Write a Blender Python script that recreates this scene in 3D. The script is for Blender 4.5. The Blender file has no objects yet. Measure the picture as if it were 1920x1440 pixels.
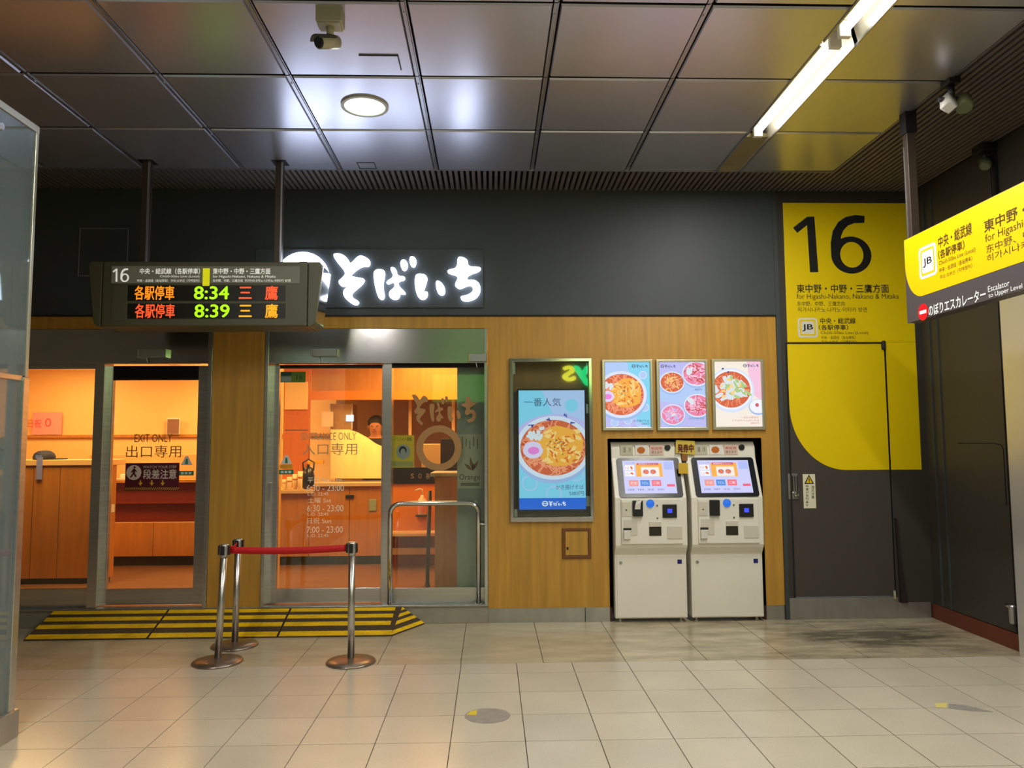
import bpy, bmesh, math, random
from mathutils import Vector, Matrix
random.seed(7)
sc = bpy.context.scene
COL = sc.collection

# ------------------------------------------------------------------ camera
F_PX = 1412.0
PITCH, YAW, ROLL = 0.0792, 0.0280, -0.0055
CAM = Vector((0.0, -6.9, 1.6))
_f = Vector((math.sin(YAW)*math.cos(PITCH), math.cos(YAW)*math.cos(PITCH), math.sin(PITCH)))
_r = Vector((math.cos(YAW), -math.sin(YAW), 0))
_u = _r.cross(_f)
AR = math.cos(ROLL)*_r + math.sin(ROLL)*_u
AU = -math.sin(ROLL)*_r + math.cos(ROLL)*_u
AF = _f
cd = bpy.data.cameras.new('camera'); cam = bpy.data.objects.new('camera', cd); COL.objects.link(cam)
cd.sensor_fit = 'HORIZONTAL'; cd.sensor_width = 36.0; cd.lens = F_PX/1920*36.0
cd.clip_start = 0.05; cd.clip_end = 200
cam.matrix_world = Matrix(((AR.x, AU.x, -AF.x, CAM.x), (AR.y, AU.y, -AF.y, CAM.y), (AR.z, AU.z, -AF.z, CAM.z), (0, 0, 0, 1)))
sc.camera = cam

# ------------------------------------------------------------------ view, world, large lights
sc.view_settings.view_transform = 'Standard'
sc.view_settings.look = 'None'
sc.view_settings.gamma = 1.0
sc.view_settings.use_curve_mapping = False
sc.view_settings.exposure = 0.0
sc.cycles.use_denoising = True
sc.cycles.max_bounces = 6
sc.cycles.adaptive_threshold = 0.02
sc.cycles.transparent_max_bounces = 12
sc.cycles.caustics_reflective = False
sc.cycles.sample_clamp_indirect = 6.0
w = bpy.data.worlds.new('world'); sc.world = w; w.use_nodes = True
w.node_tree.nodes['Background'].inputs[0].default_value = (0.80, 0.86, 0.95, 1)
w.node_tree.nodes['Background'].inputs[1].default_value = 0.22

CEIL = 3.97
STEP = 0.165
def area_light(name, loc, size, power, color, rot=(0, 0, 0), size_y=None, spread=180):
    l = bpy.data.lights.new(name, 'AREA'); l.energy = power; l.color = color; l.size = size
    if size_y: l.shape = 'RECTANGLE'; l.size_y = size_y
    l.spread = math.radians(spread)
    o = bpy.data.objects.new(name, l); COL.objects.link(o); o.location = loc; o.rotation_euler = rot
    return o
# the hall's ceiling tube lamps: the visible trough at x = 2.08 runs on over the camera, a second, unseen row on the left is added for light
COOL = (1.0, 0.97, 0.90)
area_light('tube_light', (2.08, -1.80, CEIL-0.02), 0.10, 52, COOL, size_y=1.3)
area_light('tube_light', (2.08, -3.55, CEIL-0.02), 0.10, 44, COOL, size_y=1.3)
area_light('tube_light', (2.08, -5.60, CEIL-0.02), 0.10, 66, COOL, size_y=2.4)
area_light('tube_light', (2.08, -9.00, CEIL-0.02), 0.10, 90, COOL, size_y=2.4)
area_light('tube_light', (-2.1, -4.70, CEIL-0.02), 0.10, 90, COOL, size_y=1.8)
area_light('tube_light', (-2.1, -6.80, CEIL-0.02), 0.10, 95, COOL, size_y=1.8)
# warm lamps in the ceiling of the noodle shop; the first is added to brighten the partition front
WARM = (1.0, 0.56, 0.19)
for lx, ly, pw in ((-4.5, 0.75, 85), (-3.6, 2.9, 80), (-5.8, 2.9, 60), (-1.6, 1.2, 66), (-0.7, 2.3, 50)):
    area_light('shop_light', (lx, ly, 2.78), 0.9, pw, WARM)

# ------------------------------------------------------------------ pixel helpers (1920 x 1440 frame) -> points on planes of the place
def ray(px, py): return AR*((px-960)/F_PX) + AU*(-(py-720)/F_PX) + AF
def P(px, py, y=0.0):
    d = ray(px, py); t = (y-CAM.y)/d.y; q = CAM+d*t; return q
def PZ(px, py, z=0.0):
    d = ray(px, py); t = (z-CAM.z)/d.z; return CAM+d*t
def PX(px, py, x):
    d = ray(px, py); t = (x-CAM.x)/d.x; return CAM+d*t
def X(px, py=850, y=0.0): return P(px, py, y).x
def Z(py, px=900, y=0.0): return P(px, py, y).z

# ------------------------------------------------------------------ materials
def lin(c):
    c = c/255.0
    return c/12.92 if c <= 0.04045 else ((c+0.055)/1.055)**2.4
def rgb(r, g, b): return (lin(r), lin(g), lin(b), 1)
MATS = {}
def mat(name, color, rough=0.5, metal=0.0, emit=None, estr=0.0, noise=0.0, nscale=(6, 6, 6), bump=0.0, spec=0.5, obj_random=0.0, coat=0.0):
    if name in MATS: return MATS[name]
    m = bpy.data.materials.new(name); m.use_nodes = True; MATS[name] = m
    nt = m.node_tree; b = nt.nodes['Principled BSDF']
    if len(color) == 3: color = (*color, 1)
    b.inputs['Base Color'].default_value = color
    b.inputs['Roughness'].default_value = rough
    b.inputs['Metallic'].default_value = metal
    b.inputs['Specular IOR Level'].default_value = spec
    b.inputs['Coat Weight'].default_value = coat
    if emit:
        b.inputs['Emission Color'].default_value = emit if len(emit) == 4 else (*emit, 1)
        b.inputs['Emission Strength'].default_value = estr
    if noise or bump or obj_random:
        geo = nt.nodes.new('ShaderNodeNewGeometry')
        mp = nt.nodes.new('ShaderNodeMapping'); mp.inputs['Scale'].default_value = nscale
        nt.links.new(geo.outputs['Position'], mp.inputs['Vector'])
        nz = nt.nodes.new('ShaderNodeTexNoise'); nz.inputs['Scale'].default_value = 1.0; nz.inputs['Detail'].default_value = 5
        nt.links.new(mp.outputs[0], nz.inputs['Vector'])
        hsv = nt.nodes.new('ShaderNodeHueSaturation'); hsv.inputs['Color'].default_value = color
        mr = nt.nodes.new('ShaderNodeMapRange')
        mr.inputs['From Min'].default_value = 0.25; mr.inputs['From Max'].default_value = 0.75
        mr.inputs['To Min'].default_value = 1-noise; mr.inputs['To Max'].default_value = 1+noise
        nt.links.new(nz.outputs['Fac'], mr.inputs['Value'])
        src = mr.outputs[0]
        if obj_random:
            oi = nt.nodes.new('ShaderNodeObjectInfo')
            m2 = nt.nodes.new('ShaderNodeMapRange'); m2.inputs['To Min'].default_value = 1-obj_random; m2.inputs['To Max'].default_value = 1+obj_random
            nt.links.new(oi.outputs['Random'], m2.inputs['Value'])
            mu = nt.nodes.new('ShaderNodeMath'); mu.operation = 'MULTIPLY'
            nt.links.new(src, mu.inputs[0]); nt.links.new(m2.outputs[0], mu.inputs[1]); src = mu.outputs[0]
        nt.links.new(src, hsv.inputs['Value'])
        nt.links.new(hsv.outputs[0], b.inputs['Base Color'])
        if bump:
            bp = nt.nodes.new('ShaderNodeBump'); bp.inputs['Strength'].default_value = bump; bp.inputs['Distance'].default_value = 0.01
            nt.links.new(nz.outputs['Fac'], bp.inputs['Height']); nt.links.new(bp.outputs[0], b.inputs['Normal'])
    return m
def emis(name, color, s=1.0, soft=0.0):
    return mat(name, (0.02, 0.02, 0.02), 0.6, emit=color, estr=s)
def glass_mat(name, tint=(0.92, 0.97, 0.95, 1), refl=0.10, rough=0.02):
    m = bpy.data.materials.new(name); m.use_nodes = True; nt = m.node_tree; MATS[name] = m
    nt.nodes.remove(nt.nodes['Principled BSDF'])
    out = nt.nodes['Material Output']
    tr = nt.nodes.new('ShaderNodeBsdfTransparent'); tr.inputs[0].default_value = tint
    gl = nt.nodes.new('ShaderNodeBsdfGlossy'); gl.inputs['Roughness'].default_value = rough; gl.inputs[0].default_value = (0.95, 1, 0.97, 1)
    lw = nt.nodes.new('ShaderNodeFresnel'); lw.inputs['IOR'].default_value = 1.5
    mr = nt.nodes.new('ShaderNodeMath'); mr.operation = 'ADD'; mr.inputs[1].default_value = refl-0.04; mr.use_clamp = True
    nt.links.new(lw.outputs[0], mr.inputs[0])
    mx = nt.nodes.new('ShaderNodeMixShader')
    nt.links.new(mr.outputs[0], mx.inputs[0]); nt.links.new(tr.outputs[0], mx.inputs[1]); nt.links.new(gl.outputs[0], mx.inputs[2])
    nt.links.new(mx.outputs[0], out.inputs[0])
    return m

M_wood = mat('oak_veneer', rgb(188, 140, 54), 0.42, noise=0.20, nscale=(22, 22, 1.2))
def streak_wood(m):
    return m
M_dark = mat('charcoal_paint', rgb(60, 66, 67), 0.55, noise=0.08, nscale=(2, 2, 2))
M_darkdoor = mat('charcoal_door_paint', rgb(72, 66, 60), 0.42, noise=0.05, nscale=(3, 3, 3))
M_brown = mat('brown_wall_paint', rgb(60, 56, 50), 0.45, noise=0.06, nscale=(2, 2, 2))
M_black = mat('black_plastic', (0.012, 0.012, 0.013), 0.4)
M_gap = mat('dark_gap', (0.006, 0.006, 0.006), 0.8)
M_steel = mat('brushed_stainless', (0.66, 0.65, 0.62), 0.22, 0.92, noise=0.12, nscale=(2, 2, 60), spec=0.5)
M_steel_h = mat('brushed_stainless_header', (0.66, 0.64, 0.64), 0.17, 1.0, noise=0.06, nscale=(3, 3, 3))
M_steel_m = mat('dull_stainless', (0.48, 0.48, 0.46), 0.32, 0.85, noise=0.12, nscale=(12, 12, 3))
M_satin = mat('satin_post_steel', (0.60, 0.59, 0.56), 0.28, 1.0)
M_chrome = mat('polished_steel', (0.68, 0.67, 0.64), 0.12, 1.0)
M_panel = mat('ceiling_aluminium', (0.70, 0.70, 0.78), 0.30, 0.85, noise=0.05, nscale=(2.5, 1.2, 1), obj_random=0.04)
M_rail = mat('ceiling_rail', (0.50, 0.50, 0.53), 0.3, 0.9)
M_slat = mat('ceiling_slat', rgb(120, 112, 106), 0.45, 0.3)
M_white = mat('white_paint', rgb(225, 222, 212), 0.45)
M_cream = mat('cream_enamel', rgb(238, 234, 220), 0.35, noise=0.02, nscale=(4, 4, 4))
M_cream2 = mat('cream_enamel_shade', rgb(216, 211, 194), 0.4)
M_yellow = mat('yellow_vinyl', rgb(240, 208, 0), 0.38)
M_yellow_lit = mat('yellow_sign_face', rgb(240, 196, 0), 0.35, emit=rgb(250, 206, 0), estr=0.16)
M_grey_sign = mat('grey_sign_face', rgb(84, 78, 80), 0.4)
M_ink = mat('black_ink', (0.008, 0.008, 0.008), 0.5)
M_inkbrown = mat('brown_ink', rgb(70, 52, 8), 0.5)
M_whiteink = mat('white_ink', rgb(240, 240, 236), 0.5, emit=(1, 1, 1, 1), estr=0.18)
M_red = mat('red_print', rgb(206, 24, 36), 0.5)
M_redbelt = mat('red_belt_webbing', rgb(200, 12, 20), 0.6)
M_glass = glass_mat('door_glass', refl=0.075)
M_glass_p = glass_mat('partition_glass', (0.70, 0.79, 0.78, 1), 0.16, 0.03)
def haze(m, col, k):
    nt = m.node_tree; out = nt.nodes['Material Output']; prev = out.inputs[0].links[0].from_socket
    df = nt.nodes.new('ShaderNodeBsdfDiffuse'); df.inputs[0].default_value = col; mx = nt.nodes.new('ShaderNodeMixShader'); mx.inputs[0].default_value = k
    nt.links.new(prev, mx.inputs[1]); nt.links.new(df.outputs[0], mx.inputs[2]); nt.links.new(mx.outputs[0], out.inputs[0])
haze(M_glass_p, (0.42, 0.50, 0.52, 1), 0.30)  # grey-blue diffuse put into the glass in place of a bright reflection
M_olive = mat('olive_black_housing', rgb(86, 84, 62), 0.4)
M_sign_white = emis('sign_letter_white', (0.70, 0.78, 1.0, 1), 7.0)
M_tube = emis('tube_lamp_glow', (1.0, 0.985, 0.95, 1), 6.0)

# ------------------------------------------------------------------ mesh builder
class MB:
    def __init__(s): s.v = []; s.f = []; s.mi = []; s.m = 0; s.sm = []; s.smooth = False
    def add(s, vs, fs):
        n = len(s.v); s.v += [tuple(v) for v in vs]
        for f in fs: s.f.append(tuple(i+n for i in f)); s.mi.append(s.m); s.sm.append(s.smooth)
        return s
    def box(s, x0, x1, y0, y1, z0, z1):
        if x0 > x1: x0, x1 = x1, x0
        if y0 > y1: y0, y1 = y1, y0
        if z0 > z1: z0, z1 = z1, z0
        return s.add([(x0,y0,z0),(x1,y0,z0),(x1,y1,z0),(x0,y1,z0),(x0,y0,z1),(x1,y0,z1),(x1,y1,z1),(x0,y1,z1)],
                     [(0,3,2,1),(4,5,6,7),(0,1,5,4),(1,2,6,5),(2,3,7,6),(3,0,4,7)])
    def prism(s, poly, fn, d0, d1):
        """poly of (u,v); fn(u,v,d) -> point; extruded between d0 and d1"""
        n = len(poly); vs = [fn(u, v, d0) for u, v in poly]+[fn(u, v, d1) for u, v in poly]
        fs = [tuple(range(n)), tuple(range(2*n-1, n-1, -1))]
        fs += [(i, i+n, (i+1) % n+n, (i+1) % n) for i in range(n)]
        return s.add(vs, fs)
    def xz(s, poly, y0, y1): return s.prism(poly, lambda u, v, d: (u, d, v), y0, y1)
    def yz(s, poly, x0, x1): return s.prism(poly, lambda u, v, d: (d, u, v), x0, x1)
    def xy(s, poly, z0, z1): return s.prism(poly, lambda u, v, d: (u, v, d), z0, z1)
    def ring(s, poly_o, poly_i, fn, d0, d1):
        n = len(poly_o)
        vs = [fn(*p, d0) for p in poly_o]+[fn(*p, d0) for p in poly_i]+[fn(*p, d1) for p in poly_o]+[fn(*p, d1) for p in poly_i]
        fs = []
        for i in range(n):
            j = (i+1) % n
            fs += [(i, j, n+j, n+i), (2*n+i, 3*n+i, 3*n+j, 2*n+j), (i, 2*n+i, 2*n+j, j), (n+i, n+j, 3*n+j, 3*n+i)]
        return s.add(vs, fs)
    def tube(s, pts, r, n=12, caps=True):
        pts = [Vector(p) for p in pts]; rings = []
        t0 = (pts[1]-pts[0]).normalized()
        a = Vector((0, 0, 1)) if abs(t0.z) < .9 else Vector((1, 0, 0))
        b = t0.cross(a).normalized(); vs = []
        rr = r if isinstance(r, (list, tuple)) else [r]*len(pts)
        for i, p in enumerate(pts):
            t = (pts[min(i+1, len(pts)-1)]-pts[max(i-1, 0)]).normalized()
            b = (b - t*b.dot(t)).normalized(); c = t.cross(b)
            for k in range(n):
                an = 2*math.pi*k/n; vs.append(p+(b*math.cos(an)+c*math.sin(an))*rr[i])
        fs = []
        for i in range(len(pts)-1):
            for k in range(n):
                fs.append((i*n+k, i*n+(k+1) % n, (i+1)*n+(k+1) % n, (i+1)*n+k))
        if caps: fs += [tuple(range(n-1, -1, -1)), tuple(range((len(pts)-1)*n, len(pts)*n))]
        sm = s.smooth; s.smooth = True; s.add(vs, fs); s.smooth = sm
        if caps: s.sm[-1] = s.sm[-2] = False
        return s
    def lathe(s, prof, c, n=28, axis='z'):
        vs = []; fs = []
        for r, h in prof:
            for k in range(n):
                a = 2*math.pi*k/n
                if axis == 'z': vs.append((c[0]+r*math.cos(a), c[1]+r*math.sin(a), c[2]+h))
                elif axis == 'y': vs.append((c[0]+r*math.cos(a), c[1]+h, c[2]+r*math.sin(a)))
                else: vs.append((c[0]+h, c[1]+r*math.cos(a), c[2]+r*math.sin(a)))
        for i in range(len(prof)-1):
            for k in range(n):
                fs.append((i*n+k, i*n+(k+1) % n, (i+1)*n+(k+1) % n, (i+1)*n+k))
        fs += [tuple(range(n-1, -1, -1)), tuple(range((len(prof)-1)*n, len(prof)*n))]
        return s.add(vs, fs)
    def quad(s, a, b, c, d): return s.add([a, b, c, d], [(0, 1, 2, 3)])
    def poly(s, pts): return s.add(pts, [tuple(range(len(pts)))])
    def mesh(s, name, mats, off=(0, 0, 0)):
        me = bpy.data.meshes.new(name)
        o = Vector(off)
        me.from_pydata([tuple(Vector(v)-o) for v in s.v], [], s.f)
        if not isinstance(mats, (list, tuple)): mats = [mats]
        for m in mats: me.materials.append(m)
        me.polygons.foreach_set('material_index', s.mi)
        me.polygons.foreach_set('use_smooth', s.sm)
        bm = bmesh.new(); bm.from_mesh(me); bmesh.ops.recalc_face_normals(bm, faces=bm.faces); bm.to_mesh(me); bm.free()
        me.update()
        return me
def wloc(o):
    v = Vector((0, 0, 0))
    while o: v += o.location; o = o.parent
    return v
def tag(o, label=None, cat=None, group=None, kind=None):
    if label: o['label'] = label
    if cat: o['category'] = cat
    if group: o['group'] = group
    if kind: o['kind'] = kind
    return o
def build(mb, name, mats, parent=None, at=None, bevel=0.0, seg=2):
    """one mesh object; geometry is given in world metres (in the root's frame when parented)"""
    if parent: off = wloc(parent); loc = (0, 0, 0)
    else:
        if at is None:
            xs = [v[0] for v in mb.v]; ys = [v[1] for v in mb.v]; zs = [v[2] for v in mb.v]
            at = ((min(xs)+max(xs))/2, (min(ys)+max(ys))/2, min(zs))
        off = at; loc = at
    o = bpy.data.objects.new(name, mb.mesh(name, mats, off)); COL.objects.link(o); o.location = loc
    if parent: o.parent = parent
    if bevel:
        b = o.modifiers.new('bevel', 'BEVEL'); b.width = bevel; b.segments = seg; b.limit_method = 'ANGLE'
    return o
def empty(name, loc, label=None, cat=None, group=None, kind=None):
    o = bpy.data.objects.new(name, None); COL.objects.link(o); o.location = loc; o.empty_display_size = 0.1
    return tag(o, label, cat, group, kind)
def copy_tree(o, parent=None):
    c = o.copy(); COL.objects.link(c)
    if parent: c.parent = parent
    for ch in list(o.children): copy_tree(ch, c)
    return c
def bx(name, m, parent, x0, x1, y0, y1, z0, z1, bevel=0.0):
    return build(MB().box(x0, x1, y0, y1, z0, z1), name, m, parent, bevel=bevel)
def circ(cx, cz, rx, rz=None, n=40, a0=0, a1=2*math.pi):
    rz = rz or rx
    full = abs(a1-a0-2*math.pi) < 1e-6
    k = n if full else n+1
    return [(cx+rx*math.cos(a0+(a1-a0)*i/n), cz+rz*math.sin(a0+(a1-a0)*i/n)) for i in range(k)]
def rrect(x0, x1, z0, z1, r, n=6):
    out = []
    for cx, cz, a in ((x1-r, z1-r, 0), (x0+r, z1-r, 90), (x0+r, z0+r, 180), (x1-r, z0+r, 270)):
        for i in range(n+1):
            t = math.radians(a+90*i/n); out.append((cx+r*math.cos(t), cz+r*math.sin(t)))
    return out
def chaikin(p, it=2):
    for _ in range(it):
        q = []
        for i in range(len(p)):
            a, b = p[i], p[(i+1) % len(p)]
            q += [(a[0]*.75+b[0]*.25, a[1]*.75+b[1]*.25), (a[0]*.25+b[0]*.75, a[1]*.25+b[1]*.75)]
        p = q
    return p

# ---- writing: glyph outlines turned into flat (or raised) meshes fitted into a box of a frame
_tcache = {}
def glyphs(s, bold=0.0, extr=0.0, lsp=1.0, align='LEFT'):
    key = (s, bold, extr, lsp, align)
    if key in _tcache: return _tcache[key]
    cu = bpy.data.curves.new('txt', 'FONT'); cu.body = s; cu.offset = bold; cu.extrude = extr; cu.space_line = lsp; cu.align_x = align
    cu.resolution_u = 3
    ob = bpy.data.objects.new('txt', cu); COL.objects.link(ob)
    dg = bpy.context.evaluated_depsgraph_get(); dg.update()
    me = bpy.data.meshes.new_from_object(ob.evaluated_get(dg))
    vs = [v.co.copy() for v in me.vertices]; fs = [tuple(p.vertices) for p in me.polygons]
    bpy.data.objects.remove(ob); bpy.data.curves.remove(cu); bpy.data.meshes.remove(me)
    _tcache[key] = (vs, fs); return vs, fs
class Frame:
    def __init__(s, O, U, V, N): s.O = Vector(O); s.U = Vector(U); s.V = Vector(V); s.N = Vector(N)
    def __call__(s, u, v, d=0.0): return s.O+s.U*u+s.V*v+s.N*d
def add_text(mb, s, fr, u0, u1, v0, v1, d=0.0, bold=0.0, extr=0.0, keep=None, lsp=1.0, align='LEFT'):
    vs, fs = glyphs(s, 0.0, extr, lsp, align)
    if not vs: return mb
    xs = [v.x for v in vs]; ys = [v.y for v in vs]
    ax, bx_ = min(xs), max(xs); ay, by = min(ys), max(ys)
    su = (u1-u0)/max(bx_-ax, 1e-6); sv = (v1-v0)/max(by-ay, 1e-6)
    if keep == 'h': su = sv
    if keep == 'w': sv = su
    for k, (sx, sy) in enumerate(((0, 0),) if not bold else ((-bold, 0), (bold, 0), (0, bold*.7), (0, -bold*.7))):
        mb.add([fr(u0+(v.x-ax+sx)*su, v0+(v.y-ay+sy)*sv, d+v.z*sv+k*.0003) for v in vs], fs)
    return mb
def sixteen(mb, fr, u0, u1, v0, v1, d=0.0):
    """platform number 16 in the station's humanist figures"""
    f = lambda x, y: fr(u0+(x-192)/576*(u1-u0), v1-(y-165)/453*(v1-v0), d)
    mb.poly([f(*p) for p in ((192, 265), (300, 180), (354, 178), (368, 607), (306, 607), (297, 245), (222, 305))])
    tail = [(730, 172), (660, 165), (590, 180), (530, 220), (487, 290), (468, 380), (468, 475), (534, 475), (537, 400), (548, 330), (566, 285), (602, 247), (650, 228), (725, 226)]
    mb.poly([f(*p)+fr.N*.0004 for p in tail])
    n = 48; o = [f(618+150*math.cos(2*math.pi*k/n), 475+143*math.sin(2*math.pi*k/n)) for k in range(n)]; i = [f(622+86*math.cos(2*math.pi*k/n), 473+99*math.sin(2*math.pi*k/n)) for k in range(n)]
    mb.add(o+i, [(k, (k+1) % n, n+(k+1) % n, n+k) for k in range(n)])
    return mb
def text_lines(parent, m, y, items, name='text_line'):
    for it in items:
        mb = MB(); ptext(mb, it[0], *it[1:5], y, bold=it[5] if len(it) > 5 else 0.0); build(mb, name, m, parent)
def facade_frame(y): return Frame((0, y, 0), (1, 0, 0), (0, 0, 1), (0, -1, 0))
def ptext(mb, s, px0, px1, py0, py1, y, bold=0.0, **k):
    """text whose box has the corners seen at the pixel box on the vertical plane y"""
    a = P(px0, py1, y); b = P(px1, py0, y)
    c = P((px0+px1)/2, py1, y); e = P((px0+px1)/2, py0, y)
    return add_text(mb, s, facade_frame(y), a.x, b.x, c.z, e.z, 0, bold, **k)
def pquad(mb, px0, px1, py0, py1, y):
    mx, my = (px0+px1)/2, (py0+py1)/2
    x0, x1 = X(px0, my, y), X(px1, my, y); z0, z1 = Z(py1, mx, y), Z(py0, mx, y)
    return mb.quad((x0, y, z0), (x1, y, z0), (x1, y, z1), (x0, y, z1))
def prect(px0, px1, py0, py1, y=0.0):
    mx, my = (px0+px1)/2, (py0+py1)/2
    return X(px0, my, y), X(px1, my, y), Z(py1, mx, y), Z(py0, mx, y)

# ================================================================== SETTING
XL, XR, YR = -7.5, 4.03, -13.5          # left end, right wall, rear wall of the hall
# ---- floor: slab, square tiles of the hall, long tiles of the strip along the shop front
floor = build(MB().box(XL, XR+0.6, YR, 0.3, -0.12, -0.006), 'floor', mat('tile_joint', rgb(86, 74, 56), 0.8), at=(0, 0, -0.12))
tag(floor, kind='structure')
def tile_material(name, base, dirt):
    m = bpy.data.materials.new(name); m.use_nodes = True; nt = m.node_tree; b = nt.nodes['Principled BSDF']
    geo = nt.nodes.new('ShaderNodeNewGeometry')
    n1 = nt.nodes.new('ShaderNodeTexNoise'); n1.inputs['Scale'].default_value = 160; n1.inputs['Detail'].default_value = 3
    n2 = nt.nodes.new('ShaderNodeTexNoise'); n2.inputs['Scale'].default_value = 2.2; n2.inputs['Detail'].default_value = 4
    nt.links.new(geo.outputs['Position'], n1.inputs['Vector']); nt.links.new(geo.outputs['Position'], n2.inputs['Vector'])
    oi = nt.nodes.new('ShaderNodeObjectInfo')
    def mr(src, lo, hi, a=0.3, c=0.7):
        n = nt.nodes.new('ShaderNodeMapRange'); n.inputs['From Min'].default_value = a; n.inputs['From Max'].default_value = c
        n.inputs['To Min'].default_value = lo; n.inputs['To Max'].default_value = hi; nt.links.new(src, n.inputs['Value']); return n.outputs[0]
    def mul(a, c):
        n = nt.nodes.new('ShaderNodeMath'); n.operation = 'MULTIPLY'; nt.links.new(a, n.inputs[0]); nt.links.new(c, n.inputs[1]); return n.outputs[0]
    val = mul(mul(mr(n1.outputs['Fac'], 0.90, 1.08), mr(n2.outputs['Fac'], 0.94, 1.05)), mr(oi.outputs['Random'], 0.96, 1.03, 0, 1))
    if dirt:   # foot-worn grime in front of the ticket machines and the staff door, scrubbed arc on the floor
        sep = nt.nodes.new('ShaderNodeSeparateXYZ'); nt.links.new(geo.outputs['Position'], sep.inputs[0])
        mp = nt.nodes.new('ShaderNodeMapping'); mp.inputs['Scale'].default_value = (1.3, 4.5, 1)
        nt.links.new(geo.outputs['Position'], mp.inputs['Vector'])
        n3 = nt.nodes.new('ShaderNodeTexNoise'); n3.inputs['Scale'].default_value = 1.6; n3.inputs['Detail'].default_value = 7; n3.inputs['Roughness'].default_value = 0.65
        nt.links.new(mp.outputs[0], n3.inputs['Vector'])
        g = mr(n3.outputs['Fac'], 0.05, 0.75, 0.36, 0.66)
        gx = mr(sep.outputs[0], 0.30, 1.0, 0.2, 2.0)
        d = mul(g, gx)
        # dark patch before the staff door
        vm = nt.nodes.new('ShaderNodeVectorMath'); vm.operation = 'SUBTRACT'; vm.inputs[1].default_value = (3.2, -0.62, 0)
        nt.links.new(geo.outputs['Position'], vm.inputs[0])
        vs = nt.nodes.new('ShaderNodeVectorMath'); vs.operation = 'MULTIPLY'; vs.inputs[1].default_value = (1.25, 2.6, 0)
        nt.links.new(vm.outputs[0], vs.inputs[0])
        ln = nt.nodes.new('ShaderNodeVectorMath'); ln.operation = 'LENGTH'; nt.links.new(vs.outputs[0], ln.inputs[0])
        spot = mr(ln.outputs['Value'], 1.0, 0.0, 0.15, 1.0)
        sp = mul(spot, mr(n3.outputs['Fac'], 0.5, 1.0, 0.35, 0.6))
        ad = nt.nodes.new('ShaderNodeMath'); ad.operation = 'ADD'; ad.use_clamp = True; nt.links.new(d, ad.inputs[0]); nt.links.new(sp, ad.inputs[1])
        inv = mr(ad.outputs[0], 1.0, 0.24, 0.0, 1.0)
        val = mul(val, inv)
    hsv = nt.nodes.new('ShaderNodeHueSaturation'); hsv.inputs['Color'].default_value = base; nt.links.new(val, hsv.inputs['Value'])
    nt.links.new(hsv.outputs[0], b.inputs['Base Color'])
    b.inputs['Roughness'].default_value = 0.24
    return m
M_tile = tile_material('hall_tile', rgb(204, 195, 174), False)
M_tile2 = tile_material('shop_front_tile', rgb(206, 192, 160), True)
T = 0.404; tx0 = -2.2445; ty0 = -2.701
YB = -1.245                                # joint between the hall's tiles and the strip
tile_me = None
def tile(x0, x1, y0, y1, m, name='tile', g=0.0025):
    o = build(MB().box(x0+g, x1-g, y0+g, y1-g, -0.008, 0.0), name, m, floor, bevel=0.0015, seg=1); return o
rows = []
y = ty0
while y < YB-0.02: rows.append((y, min(y+T, YB))); y += T
y = ty0
for _ in range(2): rows.insert(0, (y-T, y)); y -= T
cache = {}
for (y0, y1) in rows:
    for k in range(-6, 17):
        x0 = tx0+k*T; x1 = min(x0+T, XR)
        if x0 > XR-0.02: continue
        key = (round(y1-y0, 4), round(x1-x0, 4))
        if key not in cache:
            g = 0.0025
            cache[key] = MB().box(g, x1-x0-g, g, y1-y0-g, -0.008, 0).mesh('tile', M_tile)
        o = bpy.data.objects.new('tile', cache[key]); COL.objects.link(o); o.parent = floor
        o.location = Vector((x0, y0, 0))-floor.location
bx0 = 0.378-0.606*12
cache = {}
for k in range(0, 19):
    x0 = bx0+0.606*k; x1 = min(x0+0.606, XR)
    if x1-x0 < 0.05: continue
    o = build(MB().box(x0+.0025, x1-.0025, YB+.0025, 0.24, -0.008, 0), 'long_tile', M_tile2, floor)
far = build(MB().box(XL, XR, YR, rows[0][0]-.003, -0.008, 0), 'tile_field', M_tile, floor); far['kind'] = 'stuff'
far2 = build(MB().box(XL, tx0-6*T-.003, rows[0][0], YB, -0.008, 0), 'tile_field', M_tile, floor); far2['kind'] = 'stuff'

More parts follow.
